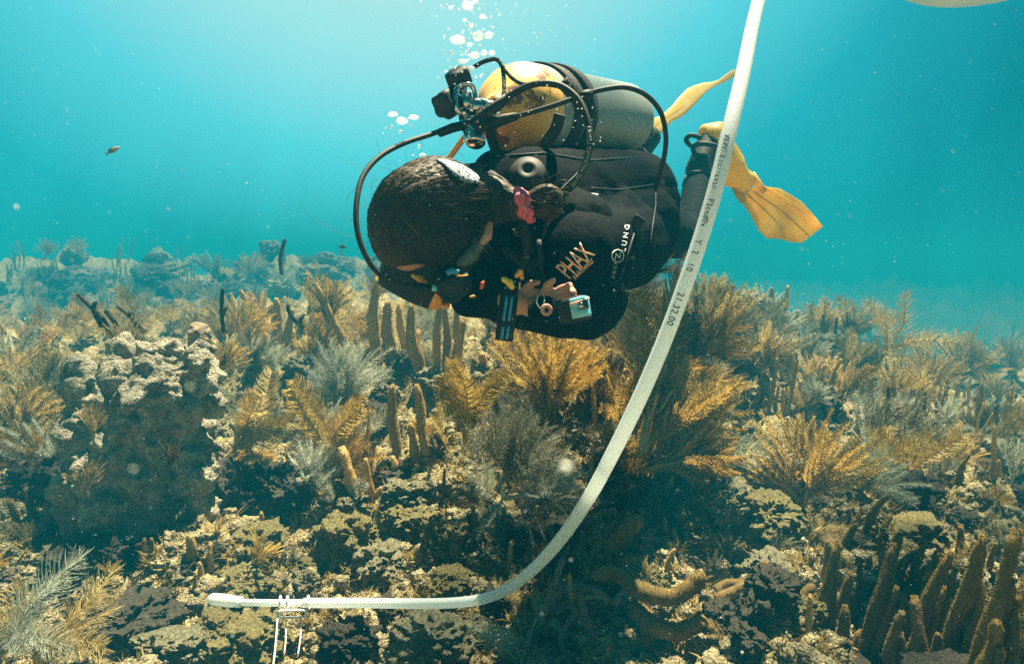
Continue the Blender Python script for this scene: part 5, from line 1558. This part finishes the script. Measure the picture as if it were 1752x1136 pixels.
# ================================================================== REGULATOR and its hoses
reg = thing('regulator', P(805, 210, 1.235), 'chrome scuba regulator with black rubber hoses looping over the tank', 'regulator')
def ln(name, m_, mat, parent): return link(name, m_.mesh(name, M[mat]) if isinstance(m_, MB) else m_, parent)
def hose(pts, rpx, name='hose', mat='rubber', n=10, sides=14, ribs=False):
    q = catmull([P(*p) for p in pts], n); dm = pts[len(pts) // 2][2]; r = rpx / F0 * dm
    m_ = MB(); tube(m_, q, r, sides); return ln(name, m_, mat, reg), q, r
# first stage: stacked chrome turret
a0, a1 = P(802, 190, 1.235), P(814, 248, 1.21); axf = (a1 - a0).normalized(); Lf = (a1 - a0).length
mb = MB(); lathe(mb, [(0, .010), (.001, .016), (.016, .0175), (.018, .015), (.020, .0185), (.034, .019), (.036, .016), (.038, .0195), (Lf - .004, .0185), (Lf, .015), (Lf, .001)], a0, axf, 36, RGT)
fs = ln('first_stage', mb, 'chrome', reg)
mb = MB()
for s in (.0165, .036): lathe(mb, [(s - .0025, .0195), (s - .002, .0212), (s + .003, .0212), (s + .0035, .0195)], a0, axf, 36, RGT)
ln('rubber_ring', mb, 'rubber', fs)
mb = MB(); lathe(mb, [(0, .007), (.004, .007), (.005, .0035), (.001, .003)], P(800, 211, 1.212), (P(790, 208, 1.1) - P(800, 211, 1.212)), 20); ln('port_plug', mb, 'chrome', fs)
# yoke: closed frame round the valve
mb = MB(); K = 36; v = []
pts = []
for i in range(K + 1):
    a = 2 * PI * i / K; pts.append(P(796 + 17 * math.copysign(abs(math.cos(a)) ** .6, math.cos(a)), 170 + 25 * math.copysign(abs(math.sin(a)) ** .8, math.sin(a)), 1.215 + .01 * math.cos(a)))
tube(mb, pts, .0048, 10, False); ln('yoke', mb, 'chrome', fs)
mb = MB(); lathe(mb, [(0, .008), (.002, .012), (.02, .012), (.03, .009), (.032, .001)], P(796, 160, 1.225), P(799, 190, 1.225) - P(796, 160, 1.225), 24); ln('yoke_screw', mb, 'chrome', fs)
# hoses
h1, q1, r1 = hose([(800, 213, 1.23), (770, 219, 1.22), (735, 231, 1.19), (690, 246, 1.15), (650, 268, 1.11), (622, 300, 1.08), (611, 340, 1.06), (610, 385, 1.05), (620, 425, 1.05), (642, 462, 1.06), (675, 483, 1.08), (712, 491, 1.10), (745, 493, 1.12)], 4.9)
mb = MB(); tube(mb, [P(798, 214, 1.23), P(775, 219, 1.222), P(752, 228, 1.205)], [.0085, .0085, .0078], 14); ln('hose_guard', mb, 'rubber', h1)
mb = MB(); tube(mb, [P(708, 490, 1.10), P(722, 492, 1.105), P(737, 492, 1.11)], [.0074, .0072, .0066], 14)
for k in range(5): tube(mb, [P(708 + k * 4, 490.4 + k * .3, 1.10), P(710 + k * 4, 490.5 + k * .3, 1.10)], .0083, 14)
ln('hose_guard', mb, 'rubber', h1)
mb = MB(); tube(mb, [P(736, 492, 1.11), P(752, 494, 1.112)], .0055, 12); ln('ferrule', mb, 'clearplastic', h1)
h2, q2, r2 = hose([(812, 212, 1.21), (838, 190, 1.18), (870, 166, 1.16), (900, 149, 1.15), (930, 143, 1.145), (962, 149, 1.14), (990, 172, 1.13), (1006, 210, 1.12), (1008, 250, 1.115), (1000, 285, 1.12), (982, 315, 1.14), (962, 335, 1.165)], 6.0)
mb = MB(); tube(mb, [P(812, 212, 1.21), P(838, 191, 1.18), P(868, 168, 1.162)], [.0115, .010, .0085], 14); ln('hose_guard', mb, 'rubber', h2)
h3, q3, r3 = hose([(815, 218, 1.22), (850, 208, 1.19), (900, 195, 1.17), (950, 180, 1.165), (990, 166, 1.165), (1030, 154, 1.165), (1070, 150, 1.17), (1105, 163, 1.18), (1130, 192, 1.19), (1139, 230, 1.20), (1137, 265, 1.215), (1129, 300, 1.25), (1122, 325, 1.35)], 4.4)
mb = MB(); tube(mb, [P(815, 218, 1.22), P(850, 208, 1.19), P(885, 199, 1.175)], [.012, .0105, .007], 14); ln('hose_guard', mb, 'rubber', h3)
mb = MB(); tube(mb, [P(990, 168, 1.158), P(1003, 163, 1.158), P(1012, 160, 1.16)], [.009, .009, .007], 12); ln('hose_clip', mb, 'rubber', h3)
h4, q4, r4 = hose([(806, 220, 1.25), (795, 235, 1.27), (778, 258, 1.30), (760, 282, 1.33)], 5.0, mat='orange')
h4['label'] = 'orange hose going down behind the head'
# cluster of swivels and caps at the first stage
mb = MB(); 
for (x, y, d, r) in [(826, 200, 1.21, .012), (838, 212, 1.20, .013), (824, 216, 1.19, .011), (846, 202, 1.205, .009)]:
    lathe(mb, [(-.012, r * .7), (-.010, r), (.010, r), (.012, r * .7)], P(x, y, d), (RGT + UPV * .3), 16)
ln('hose_swivel', mb, 'rubber', fs)
# writing on the thick hose, wrapped round it
def text_on_tube(name, txt, q, r, s0, size, mat, parent, face, flip=False, spacing=1.1):
    me = text_mesh(txt, size, 0, spacing, size * .01)
    bm = bmesh.new(); bm.from_mesh(me); bmesh.ops.triangulate(bm, faces=list(bm.faces)); bmesh.ops.subdivide_edges(bm, edges=[e for e in bm.edges if e.calc_length() > size * .5], cuts=1); bmesh.ops.triangulate(bm, faces=list(bm.faces)); bm.to_mesh(me); bm.free()
    cum = [0]
    for a, b in zip(q[:-1], q[1:]): cum.append(cum[-1] + (b - a).length)
    mid = s0 * cum[-1]
    for v in me.vertices:
        s = mid + (v.co.x if not flip else -v.co.x); y = v.co.y if not flip else -v.co.y
        i = max(0, min(len(cum) - 2, next((k for k in range(len(cum) - 1) if cum[k + 1] > s), len(cum) - 2)))
        t = (s - cum[i]) / (cum[i + 1] - cum[i]); c = q[i].lerp(q[i + 1], t); T_ = (q[i + 1] - q[i]).normalized()
        to = face - c; to = (to - T_ * to.dot(T_)).normalized(); sd = T_.cross(to) * -1
        a = y / r; v.co = c + (to * math.cos(a) + sd * math.sin(a)) * (r + .0006)
    me.materials.clear(); me.materials.append(M[mat])
    o = link(name, me, parent); md = o.modifiers.new('s', 'SOLIDIFY'); md.thickness = .0006; md.offset = 0
    return o
text_on_tube('printed_word', '300 PSI PRESSURE TESTED', q2, r2, .80, .0085, 'greyprint', h2, Vector((0, 0, 0)), flip=True)
# strap loop across the tank shoulder, and hanging tab
mb = MB()
def strap(m_, pts, w, th, n=6):
    q = catmull([P(*p) for p in pts], n); T_, U_ = frames(q); v = []
    for i, c in enumerate(q):
        vw = (c - Vector((0, 0, 0))).normalized(); s_ = T_[i].cross(vw).normalized(); nn = T_[i].cross(s_)
        for a, b in ((-w / 2, -th / 2), (w / 2, -th / 2), (w / 2, th / 2), (-w / 2, th / 2)): v.append(c + s_ * a + nn * b)
    N_ = len(q)
    m_.add(v, [(i * 4 + j, i * 4 + (j + 1) % 4, (i + 1) * 4 + (j + 1) % 4, (i + 1) * 4 + j) for i in range(N_ - 1) for j in range(4)] + [(3, 2, 1, 0), tuple((N_ - 1) * 4 + k for k in range(4))])
    return m_
strap(mb, [(810, 116, 1.24), (828, 106, 1.235), (848, 102, 1.235), (858, 112, 1.235), (862, 135, 1.225), (862, 160, 1.215), (858, 176, 1.21)], .008, .004)
strap(mb, [(854, 104, 1.235), (870, 128, 1.225), (888, 142, 1.22), (905, 146, 1.22)], .007, .004)
wlink('handle_strap', mb, 'webbing')
mb = MB(); strap(mb, [(958, 196, 1.235), (950, 222, 1.25), (930, 252, 1.27)], .022, .005); strap(mb, [(962, 140, 1.22), (985, 165, 1.22), (998, 190, 1.23)], .026, .006)
wlink('strap_tail', mb, 'webbing')
mb = MB(); strap(mb, [(838, 215, 1.26), (842, 240, 1.28), (850, 262, 1.30)], .020, .004); wlink('retaining_strap', mb, 'webbing')

# second stage at the mouth
mb = MB(); c = P(775, 487, 1.13)
ss = ln('second_stage', fuse('second_stage', [ell_prim(c, (.034, .036, .024)), cp(757, 494, 1.12, .014, 775, 487, 1.13, .022), cp(775, 480, 1.14, .02, 765, 465, 1.17, .018)], .003, M['rubber'], 3), 'rubber', reg)
mb = MB(); lathe(mb, [(0, .022), (.004, .022), (.005, .018), (.003, .016), (.003, .001)], P(772, 497, 1.105), P(770, 508, 1.06) - P(772, 497, 1.105), 28); ln('purge_button', mb, 'rubber', ss)
mb = MB(); strap(mb, [(764, 468, 1.10), (775, 464, 1.10), (785, 467, 1.10)], .010, .005); ln('exhaust_tab', mb, 'blue', ss)
mb = MB(); strap(mb, [(781, 472, 1.098), (792, 472, 1.095), (800, 471, 1.10)], .003, .002); ln('tag', mb, 'orange', ss)

# ================================================================== things clipped on or held
def blobthing(name, lab, cat, px, py, d, prims, mat, group=None):
    me = fuse(name, prims, .0016, M[mat], 3, .0006, 60)
    return tag(link(name, me), lab, cat, group)
def clipset(name, lab, cat, d, pieces):
    root = thing(name, P(pieces[0][2], pieces[0][3], d), lab, cat)
    for (pn, mt, x0, y0, r0, x1, y1, r1) in pieces:
        link(pn, fuse(pn, [cp(x0, y0, d, r0 / F0 * d, x1, y1, d, r1 / F0 * d)], .0014, M[mt], 2), root)
    return root
clipset('safety_whistle', 'orange whistle clipped to the vest above the yellow mouthpiece', 'whistle', 1.10, [('whistle_body', 'orange', 884, 472, 4, 890, 466, 6), ('mouthpiece', 'orange', 892, 466, 3, 893, 475, 4)])
clipset('spare_mouthpiece', 'yellow and grey rubber mouthpiece dangling on the vest', 'mouthpiece', 1.10, [('bite_tab', 'yellow', 862, 478, 5, 872, 484, 6), ('tube_end', 'yellow', 872, 484, 7, 876, 491, 5)])
clipset('red_clip', 'small red clip on the vest left of the yellow mouthpiece', 'clip', 1.10, [('clip_body', 'red', 824, 492, 3.5, 826, 485, 4), ('clip_hook', 'red', 826, 485, 2.5, 828, 481, 2)])
clipset('orange_button', 'small oval orange button below the red clip', 'button', 1.10, [('button_cap', 'orange', 805, 508, 2.6, 811, 507, 2.6), ('button_rim', 'rubber', 803, 510, 2.4, 813, 509, 2.4)])
clipset('pink_tab', 'tiny pink tab hanging under the orange whistle', 'tab', 1.10, [('tab_end', 'peach', 889, 484, 2, 889, 494, 2), ('tab_loop', 'rubber', 889, 480, 2, 889, 484, 2)])
ga = thing('dive_gauge', P(868, 540, 1.12), 'black strap with two blue stripes hanging at the vest\'s lowest left corner', 'gauge strap')
mb = MB(); strap(mb, [(872, 495, 1.12), (868, 535, 1.10), (862, 583, 1.10)], .030, .012); link('strap_body', mb.mesh('strap_body', M['rubber']), ga)
for dx in (-4.5, 4.5):
    for (y0, y1) in ((507, 549), (558, 580)):
        mb = MB(); strap(mb, [(872 + dx - (y0 - 507) * .12, y0, 1.088), (870 + dx - (y1 - 507) * .12 + 1, y1, 1.088)], .0048, .003); link('blue_stripe', mb.mesh('blue_stripe', M['blue']), ga)
# clear ring by the hand
gl = thing('coiled_lanyard', P(935, 528, 1.08), 'pinkish clear ring and lanyard at the diver\'s hand', 'lanyard')
mb = MB(); tube(mb, [P(935 + 7 * math.cos(a), 530 + 7 * math.sin(a), 1.065) for a in np.linspace(0, 2 * PI, 24)], .0035, 8, False); link('ring', mb.mesh('ring', M['skin']), gl)
mb = MB(); tube(mb, catmull([P(921, 505, 1.08), P(918, 518, 1.07), P(926, 528, 1.066), P(932, 512, 1.075), P(926, 497, 1.09)], 6), .0012, 6, False); link('cord', mb.mesh('cord', M['greyprint']), gl)

ac = thing('action_camera', P(990, 527, 1.07), 'small action camera in a clear blue housing held at the chest', 'camera')
ax_, ay_, az_ = (RGT * .80 - FWD * .45 + UPV * .18).normalized(), None, None
az_ = (UPV - ax_ * UPV.dot(ax_)).normalized(); ay_ = az_.cross(ax_)
cc = P(982, 530, 1.075)
mb = MB(); box(mb, cc, ax_, ay_, az_, .024, .017, .020, .25); link('camera_body', mb.mesh('camera_body', M['rubber']), ac)
fc = P(993, 526, 1.058)
mb = MB(); box(mb, fc, ax_, ay_, az_, .014, .010, .0165, .22); hs_ = link('housing', mb.mesh('housing', M['clearplastic']), ac)
mb = MB(); box(mb, fc + ax_ * .004 - ay_ * (-.0) + (-FWD) * .0105 + UPV * .003, ax_, ay_, az_, .008, .004, .0075, .3); link('lens_window', mb.mesh('lens_window', M['glassdark']), hs_)
mb = MB(); lathe(mb, [(0, .0042), (.003, .0042), (.003, .001)], fc + (-FWD) * .0135 + UPV * .003, -FWD, 20); link('lens', mb.mesh('lens', M['chrome']), hs_)
mb = MB(); strap(mb, [(975, 521, 1.05), (992, 516, 1.046), (1008, 510, 1.05)], .0035, .003); link('latch', mb.mesh('latch', M['peach']), hs_)

# ================================================================== BRAIDED TUBE
M['pvc'] = None
def pvc():
    m, n, b, o = new_mat('braided_pvc')
    b.inputs['Roughness'].default_value = .22; b.inputs['Specular IOR Level'].default_value = .5; b.inputs['Coat Weight'].default_value = .5
    uv = n.nodes.new("ShaderNodeUVMap"); uv.uv_map = 'UVMap'
    sx = n.nodes.new("ShaderNodeSeparateXYZ"); n.links.new(uv.outputs[0], sx.inputs[0])
    def wave(fa, fb):
        a = n.nodes.new("ShaderNodeMath"); a.operation = 'MULTIPLY'; a.inputs[1].default_value = fa; n.links.new(sx.outputs[0], a.inputs[0])
        c = n.nodes.new("ShaderNodeMath"); c.operation = 'MULTIPLY_ADD'; c.inputs[1].default_value = fb; n.links.new(sx.outputs[1], c.inputs[0]); n.links.new(a.outputs[0], c.inputs[2])
        s = n.nodes.new("ShaderNodeMath"); s.operation = 'SINE'; n.links.new(c.outputs[0], s.inputs[0]); return s
    w1, w2 = wave(2 * PI * 14, 2 * PI * 250), wave(-2 * PI * 14, 2 * PI * 250)
    mxx = n.nodes.new("ShaderNodeMath"); mxx.operation = 'MAXIMUM'; n.links.new(w1.outputs[0], mxx.inputs[0]); n.links.new(w2.outputs[0], mxx.inputs[1])
    r = n.nodes.new("ShaderNodeValToRGB"); r.color_ramp.elements[0].position = .15; r.color_ramp.elements[1].position = .8
    r.color_ramp.elements[0].color = (.66, .80, .86, 1); r.color_ramp.elements[1].color = (.96, .97, .96, 1)
    mr = n.nodes.new("ShaderNodeMapRange"); mr.inputs['From Min'].default_value = -1; n.links.new(mxx.outputs[0], mr.inputs['Value']); n.links.new(mr.outputs[0], r.inputs[0])
    n.links.new(r.outputs[0], b.inputs['Base Color'])
    bp = n.nodes.new("ShaderNodeBump"); bp.inputs['Strength'].default_value = .3; bp.inputs['Distance'].default_value = .001; n.links.new(mr.outputs[0], bp.inputs['Height']); n.links.new(bp.outputs[0], b.inputs['Normal'])
    tr = n.nodes.new("ShaderNodeBsdfTranslucent"); n.links.new(r.outputs[0], tr.inputs['Color'])
    ms = n.nodes.new("ShaderNodeMixShader"); ms.inputs[0].default_value = .5
    n.links.new(b.outputs[0], ms.inputs[1]); n.links.new(tr.outputs[0], ms.inputs[2]); n.links.new(ms.outputs[0], o.inputs[0])
    return m
M['pvc'] = pvc()
def uvtube(name, q, rad, mat, sides=20):
    m_ = MB(); tube(m_, q, rad, sides); me = m_.mesh(name, mat)
    uv = me.uv_layers.new(name='UVMap'); cum = [0]
    for a, b in zip(q[:-1], q[1:]): cum.append(cum[-1] + (b - a).length)
    nn = len(q)
    for p in me.polygons:
        vs = list(p.vertices); ks = [i % sides for i in vs]; wrap = max(ks) - min(ks) > sides / 2
        for li, vi in zip(p.loop_indices, vs):
            k = vi % sides; k = sides if (wrap and k == 0) else k
            uv.data[li].uv = (k / sides, cum[min(vi // sides, nn - 1)])
    return me
TUBE = [(1335, -160, 1.35), (1318, -70, 1.28), (1298, 0, 1.20), (1286, 50, 1.14), (1270, 130, 1.06), (1251, 210, 1.01), (1230, 300, .99), (1206, 385, .985), (1178, 470, .985), (1148, 553, .99), (1116, 632, 1.0), (1084, 703, 1.02),
        (1048, 776, 1.06), (1008, 850, 1.13), (964, 916, 1.23), (918, 968, 1.34), (872, 1005, 1.43), (826, 1024, 1.49), (770, 1031, 1.53), (700, 1032, 1.57), (620, 1031, 1.61), (550, 1031, 1.64), (520, 1031, 1.655)]
tq_ = catmull([P(*p) for p in TUBE], 14)
tube_t = thing('braided_tube', P(520, 1031, 1.655), 'long clear white braided tube curving from the surface down onto the reef', 'tube')
link('tube_wall', uvtube('tube_wall', tq_, .0117, M['pvc']), tube_t)
mb = MB(); tube(mb, [P(522, 1031, 1.655), P(470, 1031, 1.67), P(410, 1030, 1.69)], .0085, 16); link('inner_pipe', mb.mesh('inner_pipe', M['pvc']), tube_t)
mb = MB(); lathe(mb, [(0, .009), (.004, .0135), (.012, .0135), (.016, .0125), (.03, .0150), (.06, .0155), (.082, .0145), (.088, .011), (.088, .008), (.07, .007)], P(415, 1030, 1.69), P(350, 1023, 1.70) - P(415, 1030, 1.69), 28)
link('end_fitting', mb.mesh('end_fitting', M['pvc']), tube_t)
mb = MB()
for (x) in (480, 492, 528): tube(mb, [P(x + 9 * .0 + 1.5 * math.cos(a), 1031 + 11.5 * math.sin(a), 1.66 + .017 * math.cos(a)) for a in np.linspace(0, 2 * PI, 22)], .0026, 6, False)
tube(mb, catmull([P(476, 1050, 1.64), P(480, 1045, 1.64), P(518, 1044, 1.64), P(524, 1048, 1.64), P(520, 1055, 1.64), P(480, 1056, 1.64), P(476, 1050, 1.64)], 5), .0032, 8, False)
bk = link('tie_buckle', mb.mesh('tie_buckle', M['white']), tube_t)
for k, (a, b) in enumerate([((475, 1054, 1.64), (463, 1170, 1.52)), ((489, 1056, 1.645), (486, 1122, 1.60)), ((516, 1056, 1.645), (509, 1124, 1.60))]):
    mb = MB(); tube(mb, catmull([P(*a), P((a[0] + b[0]) / 2 + 1.5, (a[1] + b[1]) / 2, (a[2] + b[2]) / 2), P(*b)], 4), .0022, 6); link('tie_string', mb.mesh('tie_string', M['white']), bk)
M['ink'] = simple('black_ink', (.03, .05, .07), .6)
def tube_frac(py):
    tot = sum((b - a).length for a, b in zip(tq_[:-1], tq_[1:])); c = 0
    for a, b in zip(tq_[:-1], tq_[1:]):
        c += (b - a).length
        if H0 / 2 - b.dot(UPV) / b.dot(FWD) * F0 > py: return c / tot
text_on_tube('printed_word', '21.32.00', tq_, .0117, tube_frac(525), .0135, 'ink', tube_t, Vector((-.12, 0, .1)), flip=False)
text_on_tube('printed_word', 'Y  2   10', tq_, .0117, tube_frac(437), .0125, 'ink', tube_t, Vector((-.12, 0, .1)), flip=False)
text_on_tube('printed_word', 'WW/ Bourrxxan :  F2cxd0x', tq_, .0117, tube_frac(312), .0115, 'ink', tube_t, Vector((-.16, 0, .1)), flip=False)

# pale thing cut by the top right corner
M['floatskin'] = coral_material('float_skin', (.40, .44, .43), (.52, .55, .53), .35, 6, .3)
fl = thing('float', P(1690, -40, 1.6), 'pale smooth rounded float cut off by the top right corner', 'float')
mb = MB(); v, f = ico(4); c = np.array(P(1700, -80, 1.7)); q = np.array((RGT, FWD, UPV)).T
mb.add((v * [.26, .22, .09]) @ q.T + c, f.tolist()); link('float_body', mb.mesh('float_body', M['floatskin']), fl)


# ================================================================== BUBBLES
bmat, bn, bb, bo = new_mat('air_bubble')
bb.inputs['Roughness'].default_value = .04; bb.inputs['Metallic'].default_value = 0.25; bb.inputs['Base Color'].default_value = (.92, .97, 1, 1)
bt = bn.nodes.new("ShaderNodeBsdfTransparent"); bl = bn.nodes.new("ShaderNodeLayerWeight"); bl.inputs[0].default_value = .35
bms = bn.nodes.new("ShaderNodeMixShader"); bmr = bn.nodes.new("ShaderNodeMapRange"); bmr.inputs['To Min'].default_value = .32; bmr.inputs['To Max'].default_value = 1
bn.links.new(bl.outputs['Facing'], bmr.inputs['Value']); bn.links.new(bmr.outputs[0], bms.inputs[0]); btl = bn.nodes.new("ShaderNodeBsdfTranslucent"); btl.inputs[0].default_value = (.95, .97, .97, 1); bm2 = bn.nodes.new("ShaderNodeMixShader"); bm2.inputs[0].default_value = .28
bn.links.new(bb.outputs[0], bm2.inputs[1]); bn.links.new(btl.outputs[0], bm2.inputs[2])
bn.links.new(bt.outputs[0], bms.inputs[1]); bn.links.new(bm2.outputs[0], bms.inputs[2]); bn.links.new(bms.outputs[0], bo.inputs[0])
bub = []
for i in range(4):
    v, f = ico(3); d_ = 1 + fbm(v * 1.1 + i * 9, 2) * .35; w = v * d_[:, None]; w[:, 2] = np.where(w[:, 2] < 0, w[:, 2] * .45, w[:, 2] * .8)
    bub.append(mesh_np('air_bubble', w, f, bmat))
def bubble(px, py, w, h, d, lab, grp):
    o = bpy.data.objects.new('air_bubble', random.choice(bub)); col.objects.link(o)
    w *= .85; h *= .9; o.location = P(px, py, d); o.scale = (w / 2 / F0 * d, w / 2 / F0 * d, h / 2 / F0 * d * 1.5); o.rotation_euler = (0, random.uniform(-.3, .3), random.uniform(0, 6))
    return tag(o, lab, 'bubble', grp)
for (x, y, w, h) in [(782, 70, 30, 15), (818, 64, 22, 18), (800, 12, 24, 16), (836, 62, 16, 12), (812, 96, 22, 12), (791, 106, 20, 8), (772, 92, 12, 8), (828, 92, 14, 9), (841, 92, 14, 8), (803, 78, 12, 8), (806, 118, 16, 7), (760, 65, 6, 8), (805, 45, 12, 8), (826, 30, 14, 9), (770, 14, 8, 6), (812, 4, 14, 8), (795, 36, 10, 7)]:
    bubble(x, y, w, h, random.uniform(1.15, 1.3), 'silvery air bubble rising in the stream above the valve', 'bubbles of the rising stream')
for k in range(95):
    y = random.uniform(-5, 135); x = 800 + random.gauss(0, 22 + (135 - y) * .12); w = random.uniform(2, 5.5)
    bubble(x, y, w, w * .8, random.uniform(1.1, 1.35), 'silvery air bubble rising in the stream above the valve', 'bubbles of the rising stream')
for (x, y, w, h) in [(672, 197, 20, 8), (688, 208, 24, 9), (708, 202, 22, 9), (670, 218, 7, 7), (685, 226, 10, 6), (703, 216, 5, 5), (717, 252, 6, 8), (723, 266, 14, 6), (660, 220, 4, 4), (655, 229, 3, 3), (707, 266, 4, 3)]:
    bubble(x, y, w, h, 1.15, 'silvery flat air bubble in the little cluster left of the valve', 'bubbles of the little cluster above the head')
for k in range(60):
    bubble(random.uniform(775, 1030), random.uniform(105, 250), random.uniform(1.5, 3.5), random.uniform(1.5, 3), random.uniform(1.02, 1.12), 'tiny air bubble hovering in front of the tank', 'tiny bubbles round the tank')
for k in range(34):
    bubble(random.gauss(890, 50), random.uniform(2, 90), random.uniform(1.5, 3.5), random.uniform(1.5, 3), random.uniform(1.3, 1.6), 'tiny air bubble drifting right of the rising stream', 'tiny bubbles right of the stream')

# ================================================================== FISH
def fish(px, py, d, L, yaw, pitch, lab, cols):
    m, n, b, o = new_mat('fish_skin'); b.inputs['Roughness'].default_value = .35
    t = n.nodes.new("ShaderNodeTexCoord"); s_ = n.nodes.new("ShaderNodeSeparateXYZ"); n.links.new(t.outputs['Generated'], s_.inputs[0])
    r = n.nodes.new("ShaderNodeValToRGB"); r.color_ramp.elements[0].color = (*cols[0], 1); r.color_ramp.elements[1].color = (*cols[1], 1); r.color_ramp.elements[0].position = .4; r.color_ramp.elements[1].position = .6
    n.links.new(s_.outputs[0], r.inputs[0]); n.links.new(r.outputs[0], b.inputs['Base Color'])
    m_ = MB(); v = []; K = 14
    prof = [(.5, .005, .01), (.46, .03, .05), (.36, .055, .11), (.2, .07, .155), (0, .065, .165), (-.2, .04, .11), (-.33, .02, .055), (-.40, .012, .04)]
    for x, w, h_ in prof:
        for k in range(K): a = 2 * PI * k / K; v.append((x * L, math.cos(a) * w * L, math.sin(a) * h_ * L))
    f = [(i * K + k, i * K + (k + 1) % K, (i + 1) * K + (k + 1) % K, (i + 1) * K + k) for i in range(len(prof) - 1) for k in range(K)] + [tuple(reversed(range(K))), tuple((len(prof) - 1) * K + k for k in range(K))]
    m_.add(v, f)
    o = link('reef_fish', m_.mesh('reef_fish', m)); o.location = P(px, py, d); o.rotation_euler = (0, R(-pitch), R(yaw)); tag(o, lab, 'fish')
    m2 = MB(); m2.add([(-.38 * L, .006 * L, .03 * L), (-.38 * L, .006 * L, -.03 * L), (-.56 * L, .003 * L, -.14 * L), (-.50 * L, .003 * L, 0), (-.56 * L, .003 * L, .14 * L),
                       (-.38 * L, -.006 * L, .03 * L), (-.38 * L, -.006 * L, -.03 * L), (-.56 * L, -.003 * L, -.14 * L), (-.50 * L, -.003 * L, 0), (-.56 * L, -.003 * L, .14 * L)],
                      [(0, 1, 2, 3), (0, 3, 4), (8, 7, 6, 5), (9, 8, 5), (1, 0, 5, 6), (2, 1, 6, 7), (3, 2, 7, 8), (4, 3, 8, 9), (0, 4, 9, 5)])
    link('tail_fin', m2.mesh('tail_fin', m, False), o)
    m3 = MB(); m3.add([(.25 * L, .004 * L, .13 * L), (-.25 * L, .004 * L, .08 * L), (-.3 * L, .002 * L, .17 * L), (.05 * L, .002 * L, .23 * L), (.25 * L, -.004 * L, .13 * L), (-.25 * L, -.004 * L, .08 * L), (-.3 * L, -.002 * L, .17 * L), (.05 * L, -.002 * L, .23 * L)],
                      [(0, 1, 2, 3), (7, 6, 5, 4), (1, 0, 4, 5), (2, 1, 5, 6), (3, 2, 6, 7), (0, 3, 7, 4)])
    link('dorsal_fin', m3.mesh('dorsal_fin', m, False), o)
fish(193, 258, 2.6, .055, 30, 35, 'small pale brown fish swimming alone in open water at the left', [(.20, .14, .08), (.55, .38, .22)])
fish(586, 423, 3.6, .05, 10, 0, 'tiny dark fish just above the reef skyline left of the diver', [(.04, .04, .04), (.08, .07, .05)])
fish(755, 468, 2.2, .02, 0, 0, 'tiny dark fish hovering beside the second stage', [(.05, .05, .05), (.1, .08, .05)]) if False else None

# ================================================================== drifting specks in the water
v0, f0 = ico(1); V = []; Fq = []; rnd = random.Random(77); nn = 0
for k in range(3600):
    d = 0.35 + 3.2 * rnd.random() ** 1.3; px = rnd.uniform(-200, 1950); py = rnd.uniform(-100, 1200)
    s = rnd.uniform(.00022, .0006) * (1.0 if d > .8 else .6) * (2.2 if rnd.random() < .03 else 1)
    c = np.array(P(px, py, d)); V.append(v0 * s * np.array([rnd.uniform(.6, 1.6), 1, rnd.uniform(.6, 1.6)]) + c); Fq.append(f0 + nn); nn += len(v0)
for (px, py, d, s) in [(968, 800, .155, .0012), (228, 803, .17, .00045), (325, 662, .17, .0005), (28, 355, .3, .0008)]:
    V.append(v0 * s + np.array(P(px, py, d))); Fq.append(f0 + nn); nn += len(v0)
M['speck'] = simple('drifting_speck', (.75, .78, .70), .8)
link('marine_snow', mesh_np('marine_snow', np.concatenate(V), np.concatenate(Fq), M['speck']), label='pale specks of silt drifting in the water', kind='stuff')
